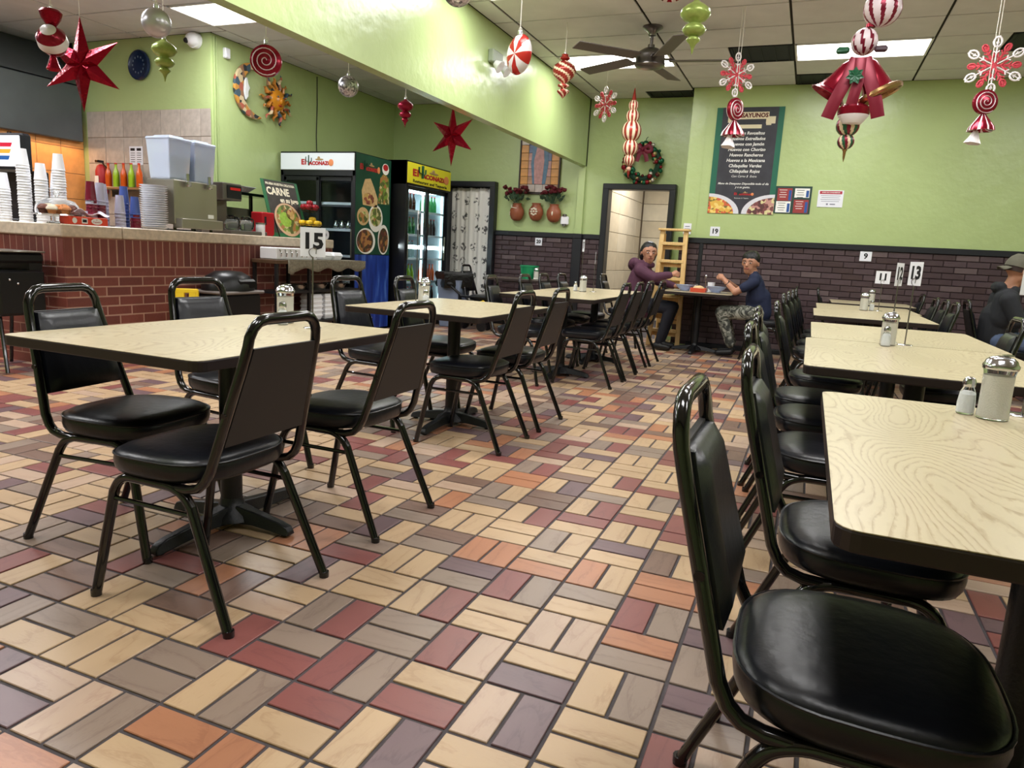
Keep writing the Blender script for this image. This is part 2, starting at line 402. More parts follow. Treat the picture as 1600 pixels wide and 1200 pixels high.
# ---- brick wainscot
BR = [mat('dark_brick_a', (66, 50, 53), .45, var=.12, bump=.3, bscale=40), mat('dark_brick_b', (74, 58, 62), .45, var=.12, bump=.3, bscale=40),
      mat('dark_brick_c', (92, 77, 78), .45, var=.1, bump=.3, bscale=40), mat('dark_brick_d', (62, 45, 46), .45, var=.12, bump=.3, bscale=40)]
MORT_D = mat('dark_mortar', (54, 40, 42), .8)
def brick_wall(parent, to3, length, z0, z1, bl, bh, gap, mats, weights, seed, th=.02, score_n=300, soldier=None, mort=None, name='brick', uoff=0):
    """running bond on a face; to3(u, z, d) -> world; bricks proud of the mortar"""
    rg = random.Random(seed); items = []
    rows = int(round((z1-z0)/bh)); bh2 = (z1-z0)/rows
    for r in range(rows):
        zc = z0+(r+.5)*bh2; u = -(bl/2 if r % 2 else 0)+uoff
        while u < length-.01:
            a, b = max(u, 0), min(u+bl, length)
            if b-a > .03: items.append(((a+b)/2, zc, b-a-gap, bh2-gap))
            u += bl
    if soldier:
        s0, s1, sw = soldier; n = int(round(length/sw)); sw = length/n
        for i in range(n): items.append(((i+.5)*sw, (s0+s1)/2, sw-gap, s1-s0-gap))
    def sc(it):
        v = view_px(to3(it[0], it[1], 0))
        return (it[2]*it[3]/v[2]**2) if v and -30 < v[0] < 1630 else 0
    items.sort(key=sc, reverse=True); cache = {}
    e0 = to3(0, 0, 0); eu = (to3(1, 0, 0)-e0); ed = (to3(0, 0, 1)-e0)
    rot = Matrix((( eu.x, -ed.x, 0), (eu.y, -ed.y, 0), (0, 0, 1))).to_euler()
    rest = MB()
    for k, (u, z, w_, h_) in enumerate(items):
        mi = rg.choices(range(len(mats)), weights)[0]; p = to3(u, z, th/2+rg.uniform(-.001, .001))
        if k < score_n:
            key = (round(w_, 3), round(h_, 3), mi)
            if key not in cache:
                ob = MB().box((0, 0, 0), (w_, th, h_), bev=.003).build(name, mats[mi]); cache[key] = ob.data; bpy.data.objects.remove(ob)
            ob = bpy.data.objects.new(name, cache[key]); COL.objects.link(ob); ob.parent = parent
            ob.location = p; ob.rotation_euler = rot
        else:
            rest.box((0, 0, 0), (w_, th, h_), mi, T(*p) @ rot.to_matrix().to_4x4())
    if rest.v:
        ob = rest.build(name+'work', mats, parent); ob['kind'] = 'stuff'
def plane_back(x0, y): return lambda u, z, d: Vector((x0+u, y-d, z))
def plane_side(y0, x, s=1): return lambda u, z, d: Vector((x+d*s, y0+u, z))
for par, x0, x1, y, sd in ((wall_back, -.33, WX1, YM, 1), (wall_alcove, -3.2, -1.93, YB, 2), (wall_alcove, -1.83, -1.54, YB, 3)):
    MB().box(((x0+x1)/2, y-.003, .69), (x1-x0, .006, 1.34)).build('mortar_bed', MORT_D, par)
    brick_wall(par, plane_back(x0, y-.004), x1-x0, .06, 1.35, .235, .0717, .009, BR, (.5, .25, .1, .15), sd, .013)
def trim(name, boxes, m=TRIM, parent=None):
    mb = MB()
    for (x0, x1, y0, y1, z0, z1) in boxes: mb.box(((x0+x1)/2, (y0+y1)/2, (z0+z1)/2), (x1-x0, y1-y0, z1-z0), bev=.006)
    return struct(name, mb, m, parent)
trim('trim_1', [(-.35, WX1, YM-.035, YM, 1.35, 1.42), (-3.2, -1.93, YB-.035, YB, 1.35, 1.42), (-1.83, -1.54, YB-.035, YB, 1.35, 1.42), (-1.95, -1.81, YB-.085, YB-.05, 1.35, 1.42),
                (-.07, -.02, YM-.03, YM, 0, 1.36), (-1.95, -1.81, YB-.075, YB-.05, 0, 1.36)])
trim('baseboard_back', [(-.13, WX1, YM-.03, YM, 0, .06), (-3.2, -1.54, YB-.03, YB, 0, .06)])
# ---- door frames
for nm, x0, x1 in (('door_1', -4.06, -3.20), ('door_2', -1.54, -.51)):
    mb = MB()
    mb.box((x0+.045, YB-.01, 1.03), (.09, .2, 2.06), bev=.008).box((x1-.045, YB-.01, 1.03), (.09, .2, 2.06), bev=.008).box(((x0+x1)/2, YB-.01, 2.09), (x1-x0, .2, .08), bev=.008)
    struct(nm, mb, TRIM)
# room behind the open door: tiled walls
CT = [mat('travertine_tile', (222, 208, 180), .3, var=.08, vscale=6), mat('travertine_tile_b', (212, 196, 166), .3, var=.08, vscale=6)]
GR2 = mat('brown_grout', (120, 104, 84), .8)
wr = walls('wall_restroom', [(-1.75, -1.65, YB+.15, 12.0, 0, 2.7), (-.9, 0, 11.0, 11.1, 0, 2.7), (-1.65, -.8, 12, 12.1, 0, 2.7), (-.3, -.2, YB+.15, 12, 0, 2.7)], GR2)
walls('ceiling_restroom', [(-1.75, -.2, YB+.15, 12.1, 2.7, 2.8)], mat('white_ceiling', (225, 222, 214), .7))
def tiles(par, to3, length, z0, z1, w_, h_, gap, mats, th=.008, name='wall_tile', bond=False):
    cache = {}; e0 = to3(0, 0, 0); eu = (to3(1, 0, 0)-e0); ed = (to3(0, 0, 1)-e0)
    rot = Matrix(((eu.x, -ed.x, 0), (eu.y, -ed.y, 0), (0, 0, 1))).to_euler(); rg = random.Random(3)
    r = 0; z = z1
    while z > z0+.02:
        zb = max(z0, z-h_); u = -(w_/2 if bond and r % 2 else 0)
        while u < length-.01:
            a, b = max(0, u), min(length, u+w_); mi = rg.randrange(len(mats)); key = (round(b-a, 3), round(z-zb, 3), mi)
            if b-a > .03:
                if key not in cache:
                    ob = MB().box((0, 0, 0), (b-a-gap, th, z-zb-gap), bev=.002).build(name, mats[mi]); cache[key] = ob.data; bpy.data.objects.remove(ob)
                ob = bpy.data.objects.new(name, cache[key]); COL.objects.link(ob); ob.parent = par; ob.location = to3((a+b)/2, (z+zb)/2, th/2); ob.rotation_euler = rot
            u += w_
        z -= h_; r += 1
tiles(wr, plane_side(YB+.15, -1.65), 2.8, 0, 2.7, .6, .3, .008, CT)
tiles(wr, plane_back(-.9, 11.0), .6, 0, 2.7, .6, .3, .008, CT)
tiles(wr, plane_back(-1.65, 12.0), .85, 0, 2.7, .6, .3, .008, CT)
area_light(-1.0, 10.2, 2.65, .6, .9, 40)
walls('wall_storeroom', [(-4.2, -4.1, YB+.15, 10.2, 0, 2.7), (-3.2, -3.1, YB+.15, 10.2, 0, 2.7), (-4.2, -3.1, 10.2, 10.3, 0, 2.7)], mat('dim_wall', (90, 88, 84), .8))
# kitchen tile wall, hood, lit recess
KT = [mat('kitchen_tile_a', (184, 174, 164), .35, var=.14, vscale=14), mat('kitchen_tile_b', (174, 164, 154), .35, var=.14, vscale=14)]
GR3 = mat('tile_grout_tan', (150, 130, 108), .8)
MB().box(((-7.0+XL)/2-.01, YT-.004, 1.245), (1.93, .008, 2.49)).build('grout_bed', GR3, wall_kitchen)
tiles(wall_kitchen, plane_back(-7.0, YT-.008), 1.95, .9, 2.49, .3, .3, .006, KT)
OT = [mat('hearth_tile', (226, 160, 96), .4, var=.12, vscale=9)]
wk2 = walls('wall_cookline', [(-7.20, -7.10, 2.0, YT, 0, 2.4)], GR3)
tiles(wk2, plane_side(2.4, -7.10), 2.7, .9, 2.35, .3, .3, .006, OT)
area_light(-6.96, 4.3, 2.08, .12, 1.4, 4, (1, .60, .30))
HOODM = mat('grey_hood_steel', (98, 104, 108), .42, .35, var=.12, vscale=2)
hood = thing('range_hood', 'long grey steel cooking hood along the left side of the kitchen', 'hood', (0, 0, 0))
mb = MB(); mb.box((-7.55, 1.9, 2.45), (1.05, 6.3, .64), bev=.01); mb.build('canopy', HOODM, hood)
mb = MB(); mb.add([(-7.02, -1.25, 2.78), (-7.02, 5.05, 2.78), (-7.6, 5.05, CEIL-.01), (-7.6, -1.25, CEIL-.01), (-8.07, -1.25, 2.78), (-8.07, 5.05, 2.78), (-8.07, 5.05, CEIL-.01), (-8.07, -1.25, CEIL-.01)],
       [(0, 1, 2, 3), (4, 7, 6, 5), (0, 3, 7, 4), (1, 5, 6, 2), (0, 4, 5, 1), (3, 2, 6, 7)], 0, None, False); mb.build('sloped_top', HOODM, hood)
mb = MB(); mb.tube([(-7.1, 4.2, 2.1), (-7.15, 4.62, 1.75)], .035, flat=.5).tube([(-7.1, 4.2, 2.1), (-7.2, 3.9, 1.85)], .035, flat=.5); mb.build('brace', mat('dark_steel', (48, 48, 50), .4, .5), hood)
# ---- ceiling
ceiling = struct('ceiling', MB().box(((WX0+WX1)/2, (WY0+YB)/2, CEIL+.05), (WX1-WX0+.2, YB-WY0+.5, .07)), mat('grid_dark_gap', (38, 32, 30), .8))  # dark slab between the panels makes the black grid lines
PANM = mat('ceiling_panel_vinyl', (214, 214, 218), .75, var=.05, vscale=4, bump=.1, bscale=90)
pc = {}
def panel(x0, x1, y0, y1):
    if x1-x0 < .05 or y1-y0 < .05: return
    key = (round(x1-x0, 2), round(y1-y0, 2))
    if key not in pc:
        ob = MB().box((0, 0, 0), (x1-x0-.022, y1-y0-.022, .014), bev=.003).build('ceiling_panel', PANM); pc[key] = ob.data; bpy.data.objects.remove(ob)
    ob = bpy.data.objects.new('ceiling_panel', pc[key]); COL.objects.link(ob); ob.parent = ceiling; ob.location = ((x0+x1)/2, (y0+y1)/2, CEIL+.007)
GX, GY = 1.243, .61
lampR = {(round(a[0], 2), round(a[1], 2)) for a in LAMPS}; lampL = {(round(a[0], 2), round(a[1], 2)) for a in LAMPS_LEFT}
VENT = mat('vent_black', (20, 22, 34), .65)
def vent(x0, x1, y0, y1, label, n=5):
    t = thing('ceiling_vent', label, 'vent', ((x0+x1)/2, (y0+y1)/2, CEIL), 0, 'black ceiling vents')
    W, H = x1-x0, y1-y0
    MB().box((0, 0, .008), (W-.02, H-.02, .012)).build('backing', VENT, t)
    f = MB()
    for s in (-1, 1): f.box((s*(W/2-.02), 0, 0), (.025, H-.02, .012)).box((0, s*(H/2-.02), 0), (W-.02, .025, .012))
    f.build('frame', VENT, t)
    for i in range(n):
        MB().box((0, 0, 0), (.012, H-.07, .014), M=T(-W/2+.05+(W-.1)*i/(n-1), 0, 0) @ R(.5, 'Y')).build('slat', VENT, t)
for ci in range(-1, 7):
    x0 = max(PX+ci*GX, -1.83); x1 = min(PX+(ci+1)*GX, WX1)
    for cj in range(-17, 4):
        y0 = PY+cj*GY; y1 = min(y0+GY, YB if x1 < -.3 else (YM if x0 > -.5 else YB))
        if y0 < WY0: continue
        if any(abs(a[0]-(x0+x1)/2) < .2 and abs(a[1]-(y0+y1)/2) < .25 for a in LAMPS): continue
        if ci == 1 and cj == 0: panel(x0, x0+.62, y0, y1); continue
        if ci == 0 and cj == 3: panel(x0, x0+.62, y0, y1); continue
        if ci == 2 and cj == 2: panel(x0+.6, x1, y0, y1); continue
        if ci == 3 and cj == 0: panel(x0, x0+.62, y0, y1); continue
        panel(x0, x1, y0, y1)
vent(PX+GX+.62, PX+2*GX, PY, PY+GY, 'square black ceiling vent left of the long light by the menu wall')
vent(PX+.62, PX+GX, PY+3*GY, YB, 'black ceiling vent against the wall above the wreath')
vent(PX+2*GX, PX+2*GX+.6, PY+2*GY, YM, 'black ceiling vent at the wall above the breakfast menu poster')
vent(PX+3*GX+.62, PX+4*GX, PY, PY+GY, 'black ceiling vent above the rightmost snowflake')
for ci in range(-4, 4):
    x0 = max(-4.82+ci*1.245, WX0); x1 = min(-4.82+(ci+1)*1.245, -1.93)
    for cj in range(-14, 9):
        y0 = 4.30+cj*GY; y1 = min(y0+GY, YB)
        if y0 < WY0 or x1 <= x0: continue
        if x0 < -6.9 and False: continue
        if any(abs(a[0]-(x0+x1)/2) < .3 and abs(a[1]-(y0+y1)/2) < .25 for a in LAMPS_LEFT): continue
        if x0 < -4.9 and x1 > -4.9 and y0 >= YT-.3: panel(XL, x1, max(y0, YT), y1)
        if y1 <= YT or x0 > -4.9: panel(x0, x1, y0, y1)
        elif x0 < -4.9 and y0 < YT: panel(x0, x1, y0, YT)
DIFF = mat('light_diffuser', (255, 255, 255), .4, emit=(255, 250, 240), estr=6)
def ceiling_light(x, y, label, on=True):
    t = thing('ceiling_light', label, 'light', (x, y, CEIL), 0, 'fluorescent ceiling lights')
    f = MB()
    for s in (-1, 1): f.box((s*.6, 0, 0), (.02, .6, .02)).box((0, s*.29, 0), (1.2, .02, .02))
    f.build('frame', WHITE, t)
    MB().box((0, 0, .004), (1.185, .565, .006)).build('diffuser', DIFF, t)
    area_light(x, y, CEIL-.012, 1.15, .54, LAMP_W*(.4 if y > 6.8 and x < -2 else 1.7 if x < -2.5 else 1))
ORDL = ('first', 'second', 'third', 'fourth', 'fifth')
for k, (x, y) in enumerate(LAMPS):
    ceiling_light(x, y, {0: 'fluorescent ceiling light behind the ceiling fan', 4: 'fluorescent ceiling light behind the hanging red bells'}.get(k, 'fluorescent ceiling light %s, %s from the back wall' % (('along the green beam' if k < 4 else 'over the right tables' if k < 8 else 'along the right wall'), ORDL[k % 4 if k < 8 else k-8])))
for k, (x, y) in enumerate(LAMPS_LEFT): ceiling_light(x, y, 'fluorescent ceiling light over the counter beyond the beam, partly cut by the beam' if k == 0 else 'added unseen fill light behind the beam, lifting the dark area near the coolers' if k == 5 else 'fluorescent ceiling light over the kitchen side, %s toward the front' % ORDL[k-1])

# ================================================================= CHAIRS
def seat_mesh():
    mb = MB(); n = 40; rings = []
    def outline(t, k):
        a = 2*PI*t; c, s_ = math.cos(a), math.sin(a); e = 2/3.3
        x = (abs(c)**e)*(1 if c > 0 else -1)*.205; y = (abs(s_)**e)*(1 if s_ > 0 else -1)*.222
        y *= 1-.10*max(0, -x/.205)**2
        return x*k+.035, y*k
    prof = [(.90, .407), (.955, .41), (.985, .422), (1.0, .440), (.992, .457), (.965, .468), (.90, .476), (.75, .482), (.5, .485), (.25, .4855)]
    vs = []; fs = []
    for k, z in prof:
        for i in range(n):
            x, y = outline(i/n, k); vs.append((x, y, z-.006*max(0, x/.22)**2))
    for r in range(len(prof)-1):
        for i in range(n): fs.append((r*n+i, r*n+(i+1) % n, (r+1)*n+(i+1) % n, (r+1)*n+i))
    fs.append(tuple(reversed(range(n)))); fs.append(tuple(range((len(prof)-1)*n, len(prof)*n)))
    mb.add(vs, fs)
    return mb
def back_pt(y, z):
    """centre line x of the raked back at height z"""
    return -.178-(z-.45)*.28 if z < .80 else -.276-(z-.80)*.13
def make_chair():
    t = thing('dining_chair', 'chair', 'chair')
    seat_mesh().build('seat', VINYL, t, angle=60)
    pp = MB(); n = 40; e = 2/3.3
    pts = []
    for i in range(n):
        a = 2*PI*i/n; c, s_ = math.cos(a), math.sin(a)
        x = (abs(c)**e)*(1 if c > 0 else -1)*.2035+.035; y = (abs(s_)**e)*(1 if s_ > 0 else -1)*.2205
        y *= 1-.10*max(0, -(x-.035)/.205)**2; pts.append((x, y, .4625-.006*max(0, x/.22)**2))
    pp.tube(pts, .0034, seg=6, closed=True); pp.build('seat_piping', VINYL, t)
    # back cushion and panel
    zt, zb = .805, .525
    def hw(z): return tw(z)-.014
    def tw(z): return .187-(z-.45)*.125 if z < .80 else .143
    def pad(x0, x1, bulge, inset):
        mb = MB(); nu, nv = 10, 10; vs = []; fs = []
        for side, xo in ((0, x0), (1, x1)):
            for j in range(nv+1):
                for i in range(nu+1):
                    u = i/nu*2-1; v = j/nv*2-1
                    z = zb+inset+(zt-zb-2*inset)*(v+1)/2; w_ = hw(z)-inset
                    ed = min(1, (1-max(abs(u), abs(v)))*5)
                    bx = xo+(bulge*(ed**.5) if side else 0)
                    vs.append((back_pt(0, z)+bx, u*w_, z))
        N1 = (nu+1)*(nv+1)
        for j in range(nv):
            for i in range(nu):
                a = j*(nu+1)+i; fs.append((a, a+nu+1, a+nu+2, a+1)); b = N1+a; fs.append((b, b+1, b+nu+2, b+nu+1))
        ring = [i for i in range(nu+1)]+[(j+1)*(nu+1)+nu for j in range(nv)]+[nv*(nu+1)+nu-1-i for i in range(nu)]+[(nv-1-j)*(nu+1) for j in range(nv-1)]
        for k in range(len(ring)):
            a, b = ring[k], ring[(k+1) % len(ring)]; fs.append((a, b, N1+b, N1+a))
        mb.add(vs, fs); return mb
    pad(.002, .018, .016, .004).build('backrest', VINYL, t, angle=50)
    pad(-.011, .001, .0, .0).build('back_panel', VINYLBACK, t, angle=30)
    tb = MB(); loop = []
    zs = [.40, .43, .47, .55, .65, .75, .80]
    left = [Vector((.03, .19, .392)), Vector((-.07, .192, .392)), Vector((-.105, .192, .394)), Vector((-.140, .191, .404)), Vector((-.163, .189, .425))]
    for z in (.46, .55, .65, .75, .81): left.append(Vector((back_pt(0, z), tw(min(z, .8)), z)))
    left += [Vector((back_pt(0, .835), .140, .835)), Vector((back_pt(0, .860), .128, .860)), Vector((back_pt(0, .877), .108, .877)), Vector((back_pt(0, .883), .082, .883))]
    path = left+[Vector((p.x, -p.y, p.z)) for p in reversed(left)]
    tb.tube(path, .0165, seg=12, flat=.82, up=(1, 0, 0)); tb.build('back_frame', BLACKMETAL, t, angle=60)
    for s in (-1, 1):
        f = MB(); y0, y1 = .215*s, .195*s
        pts = [(.145+.04, y1, .34), (.165, y1, .375), (.13, y1, .395), (-.05, y1, .395), (-.095, y1, .375), (-.118, y1, .34)]
        f.tube(fillet(pts, .03), .0165, seg=12, flat=.82, up=(0, 1, 0)); f.build('seat_rail', BLACKMETAL, t, angle=60)
        MB().tube([(.183, y1, .345), (.205, y1*1.02, .25), (.255, y0, .012)], .0165, seg=12, flat=.82, up=(0, 1, 0)).lathe([(.0160, 0), (.0164, .012), (.0158, .02)], 10, 0, T(.2575, y0, 0)).build('leg', BLACKMETAL, t, angle=60)
        MB().tube([(-.116, y1, .345), (-.26, y0, .012)], .0165, seg=12, flat=.82, up=(0, 1, 0)).lathe([(.0160, 0), (.0164, .012), (.0158, .02)], 10, 0, T(-.2625, y0, 0)).build('leg', BLACKMETAL, t, angle=60)
        MB().tube([(.195, y1*1.015, .322), (-.132, y1*1.015, .322)], .0075, seg=8).build('side_stretcher', BLACKMETAL, t)
        MB().cyl((0, 0, 0), .009, .006, M=T(back_pt(0, .62), tw(.62)*s+.011*s, .62) @ R(-PI/2*s, 'X'), seg=10).build('bolt', BLACKMETAL, t)
    MB().tube([(-.03, -.19, .392), (-.03, .19, .392)], .010, seg=8).tube([(.12, -.19, .392), (.12, .19, .392)], .010, seg=8).build('seat_crossbar', BLACKMETAL, t)
    return t
chair0 = make_chair(); _first = [True]
CG = 'black banquet chairs around the laminate tables'
def chair(x, y, deg, label):
    rz = math.radians(deg)
    if _first[0]:
        _first[0] = False; chair0.location = (x, y, 0); chair0.rotation_euler = (0, 0, rz); chair0['label'] = label; chair0['group'] = CG; return chair0
    return dup(chair0, (x, y, 0), rz, label, CG)
B_ = 'black chair '
chair(-.335, .295, 180, B_+'nearest on the left, back to the aisle at the table with sign 15')
chair(-.345, 1.05, 180, B_+'back to the aisle at table 15, farther of the two')
chair(-.925, .50, 6, B_+'at far left, facing the camera side across the table with sign 15')
chair(-1.14, 1.27, -8, B_+'behind the table with sign 15, in front of the yellow floor sign')
chair(-.415, 2.375, 180, B_+'aisle side of the second left table, nearer of the pair')
chair(-.41, 2.995, 180, B_+'aisle side of the second left table, farther of the pair')
chair(-1.13, 2.50, -4, B_+'behind the second left table, in front of the blue and green cooler side')
chair(-1.04, 3.10, 5, B_+'behind the second left table, in front of the yellow-topped cooler')
chair(-.41, 4.74, 180, B_+'aisle side of the joined left tables, first of four')
chair(-.405, 5.245, 180, B_+'aisle side of the joined left tables, second of four')
chair(-.42, 5.79, 180, B_+'aisle side of the joined left tables, third of four')
chair(-.40, 6.33, 180, B_+'aisle side of the joined left tables, last before the plum hoodie')
chair(-.98, 4.46, 3, B_+'far side of the long left tables, in front of the curtain')
chair(-1.02, 5.36, 0, B_+'far side of the long left tables, below the green bucket')
chair(-1.06, 6.02, 0, B_+'far side of the long left tables, second from the brick wall')
chair(-1.05, 6.60, 0, B_+'far side of the long left tables, nearest the brick wall')
chair(1.43, -.08, 0, B_+'closest to the camera at lower right')
chair(1.48, .55, 0, B_+'second from the camera on the right aisle row')
chair(1.415, 1.42, 0, B_+'third along the right aisle row, seat tucked under the second right table')
chair(1.40, 2.04, 0, B_+'fourth along the right aisle row')
chair(1.37, 2.56, 0, B_+'fifth along the right aisle row, back pushed a little into the aisle')
chair(1.43, 3.35, 0, B_+'sixth along the right aisle row')
chair(1.42, 4.85, 0, B_+'seventh along the right aisle row, beside the table with sign 11')
chair(1.44, 5.50, 0, B_+'eighth along the right aisle row, beside the table with sign 11')
chair(1.46, 6.15, 0, B_+'ninth along the right aisle row')
chair(1.48, 6.72, 0, B_+'tenth along the right aisle row')
chair(1.70, 7.75, 0, B_+'single at the left end of the table under sticker 9')
chair(2.14, .48, 180, B_+'under the far side of the nearest right table')
chair(2.16, 1.80, 180, B_+'far side of the second right table, seat showing under its edge')
chair(2.12, 3.40, 180, B_+'right of signs 12 and 13, in front of the man in the cap')
chair(2.15, 5.45, 180, B_+'right side of the table with sign 11, nearest of three')
chair(2.17, 6.05, 180, B_+'right side of the table with sign 11, middle of three')
chair(2.17, 6.60, 180, B_+'right side of the table with sign 11, farthest of three')
chair(2.2, 7.75, 180, B_+'right of the last table by the brick wall')
chair(-.86, 7.72, 0, B_+'carrying the person in the plum hoodie')
chair(.90, 7.72, 180, B_+'carrying the person in the navy shirt')
chair(2.98, 6.50, 0, B_+'carrying the man in the backward cap')

# ================================================================= TABLES
OAKL = grain_mat('oak_laminate', (194, 181, 149), (150, 128, 92), .3, (4.2, 1.3), 40, .68, True, 'Y')
def table(x, y, w_, d_, label, base=True, h=.75, rz=0, mat_=None, group='oak laminate dining tables'):
    t = thing('dining_table', label, 'table', (x, y, 0), rz, group)
    MB().prism(rpoly(w_-.002, d_-.002, .035, 4), h-.0015, h).build('laminate_top', mat_ or OAKL, t)
    MB().prism(rpoly(w_, d_, .036, 4), h-.034, h-.001).build('edge_band', EDGE, t, bevel=.004)
    if base:
        MB().box((0, 0, h-.045), (.42, .42, .022), bev=.004).build('mounting_plate', CAST, t)
        MB().lathe([(.040, .055), (.040, h-.05)], 18).lathe([(.095, .03), (.085, .05), (.05, .075), (.041, .11)], 18).build('pedestal', CAST, t)
        for k in range(4):
            a = math.radians(0+90*k); L = .37 if k % 2 else .285
            m_ = MB(); vs = []; 
            for (d, wd, z0, z1) in ((.03, .042, .02, .085), (.12, .030, .022, .072), (L-.05, .026, .012, .052), (L-.012, .026, .008, .040), (L, .022, .008, .022)):
                vs += [(d, -wd, z0), (d, wd, z0), (d, wd*.6, z1), (d, -wd*.6, z1)]
            fs = []
            for i in range(4):
                for q in range(4): fs.append((i*4+q, i*4+(q+1) % 4, (i+1)*4+(q+1) % 4, (i+1)*4+q))
            fs += [(3, 2, 1, 0), (16, 17, 18, 19)]
            m_.add(vs, fs, 0, R(a, 'Z'), False); m_.cyl((L-.03, 0, 0), .016, .014, M=R(a, 'Z'), seg=10); m_.build('base_arm', CAST, t, bevel=.004)
    return t
table(-.665, .72, .84, 1.12, 'oak laminate table with number sign 15')
table(-.71, 2.67, .86, 1.15, 'oak laminate table second from the camera on the left')
table(-.745, 4.95, .86, 1.10, 'oak laminate table third from the camera on the left, front one of a joined pair')
table(-.765, 6.065, .87, 1.12, 'oak laminate table at the back of the joined left pair')
table(1.80, .31, .84, 1.22, 'oak laminate table nearest the camera on the right')
table(1.775, 2.085, .90, 1.20, 'oak laminate table with the two number signs 12 and 13')
table(1.80, 3.30, .90, 1.21, 'oak laminate table joined behind the one with signs 12 and 13')
table(1.80, 5.26, .86, 1.14, 'oak laminate table just in front of number sign 11')
table(1.83, 6.41, .86, 1.14, 'oak laminate table carrying number sign 11')
table(1.98, 7.85, .84, .95, 'oak laminate table against the brick wall under sticker 9')
table(.07, 7.83, .84, 1.0, 'oak laminate table where two people eat, under sticker 19')
table(3.83, 6.3, .84, 1.2, 'oak laminate table where the man in the cap sits')
DKL = grain_mat('dark_laminate', (96, 84, 78), (66, 56, 52), .3, (5, 1.5), 14, .5, True, 'X')
table(-2.42, 8.1, .86, .8, 'dark table with a green bucket under sticker 20', mat_=DKL)
dc = chair(-2.98, 8.05, 0, B_+'at the left end of the dark table with the green bucket')

# ---- things on the tables
SUGAR = mat('white_sugar', (236, 230, 218), .8, bump=.3, bscale=300)
SALT = mat('white_salt', (245, 245, 246), .85, bump=.2, bscale=300)
def make_sugar():
    t = thing('sugar_dispenser', 's', 'sugar dispenser')
    rib = lambda a, z: 1+(.018*math.cos(a*14) if .02 < z < .125 else 0)
    MB().lathe([(.034, 0), (.0365, .004), (.036, .018), (.0345, .024), (.0345, .118), (.037, .126), (.037, .132)], 42, rib=rib).build('jar', GLASS, t, angle=70)
    MB().lathe([(.0325, .006), (.0328, .112), (.02, .116)], 24).build('sugar', SUGAR, t)
    MB().lathe([(.039, .128), (.0402, .132), (.0402, .138), (.037, .142), (.034, .150), (.026, .157), (.012, .161), (1e-6, .162)], 28).build('lid', CHROME, t)
    MB().box((.012, 0, .163), (.024, .018, .003), bev=.001).build('flap', CHROME, t)
    return t
def make_salt():
    t = thing('salt_shaker', 's', 'salt shaker')
    rib = lambda a, z: 1+(.05*math.cos(a*8) if .006 < z < .055 else 0)
    MB().lathe([(.019, 0), (.021, .004), (.0205, .03), (.0185, .055), (.0135, .068), (.012, .074)], 32, rib=rib).build('jar', GLASS, t, angle=70)
    MB().lathe([(.0185, .005), (.0165, .052), (.009, .060)], 16).build('salt', SALT, t)
    MB().lathe([(.0145, .072), (.0152, .075), (.0152, .086), (.012, .094), (.006, .097), (1e-6, .0975)], 20).build('cap', CHROME, t)
    return t
sug0, salt0 = make_sugar(), make_salt()
first = {}
def place(root, loc, label, rz=0, group=None):
    if root.name not in first:
        first[root.name] = 1; root.location = loc; root.rotation_euler = (0, 0, rz); root['label'] = label
        if group: root['group'] = group
        return root
    return dup(root, loc, rz, label, group)
SG, LG = 'glass sugar dispensers on the tables', 'glass salt shakers on the tables'
for (x, y, l) in ((-.745, 1.13, 'on the table with sign 15'), (-.93, 2.66, 'on the second left table'), (-.78, 5.63, 'on the joined left tables, beside two thin signs'),
                  (1.776, .765, 'on the nearest right table'), (1.70, 2.62, 'beside signs 12 and 13'), (1.80, 6.03, 'beside sign 11'), (1.98, 7.75, 'on the table by the brick wall under sticker 9'), (-2.17, 8.0, 'on the dark table beside the green bucket')):
    place(sug0, (x, y, .75), 'glass sugar dispenser '+l, 0, SG)
for (x, y, l) in ((-.70, 1.06, 'on the table with sign 15'), (-.86, 2.56, 'on the second left table'), (-.88, 5.70, 'on the joined left tables'),
                  (1.722, .80, 'against the dispenser on the nearest right table'), (1.685, 2.55, 'in front of the dispenser by signs 12 and 13'), (1.87, 6.08, 'beside sign 11'), (1.93, 7.7, 'on the table by the brick wall under sticker 9')):
    place(salt0, (x, y, .75), 'small salt shaker '+l, 0, LG)
def num_sign(x, y, txt, deg, label, pole=.30, cw=.105, ch=.108, z=.75, ts=.085, text_back=False):
    t = thing('number_sign', label, 'table sign', (x, y, z), math.radians(deg), 'table number signs on metal stands')
    MB().lathe([(.036, 0), (.0365, .002), (.034, .004), (.004, .006)], 28).build('base', CHROME, t)
    p = MB().tube([(0, 0, .003), (0, 0, pole-.005)], .0032, seg=8)
    p.tube(fillet([(0, 0, pole-.006), (-.014, -.004, pole+.004), (-.016, -.004, pole+.022), (0, -.004, pole+.032), (.014, -.004, pole+.03), (.012, -.004, pole+.008)], .01), .0016, seg=6)
    p.build('stand_pole', NICKEL, t)
    c = MB().box((0, 0, pole+ch/2-.004), (cw, .0012, ch)).build('card', PAPER, t)
    m_ = MB().text(txt, ts, onback(0, -.0012, pole+ch/2-.002), ext=.0003, bold=.0035)
    m_.text(txt, ts, T(0, .0012, pole+ch/2-.002) @ R(PI, 'Z') @ R(PI/2, 'X'), ext=.0003, bold=.0035)
    m_.build('numeral', INK, c)
    return t
num_sign(-.545, 1.055, '15', 38, 'number sign 15 on the nearest left table', .292, .098, .115)
num_sign(-.995, 2.675, '16', 115, 'tall thin number sign seen edge-on on the second left table', .46, .1, .12)
num_sign(-.83, 5.715, '17', 118, 'thin number sign seen edge-on, left of the pair on the joined left tables', .40, .1, .12)
num_sign(-.715, 5.78, '18', 105, 'number sign turned almost edge-on, right of the pair on the joined left tables', .285, .1, .12)
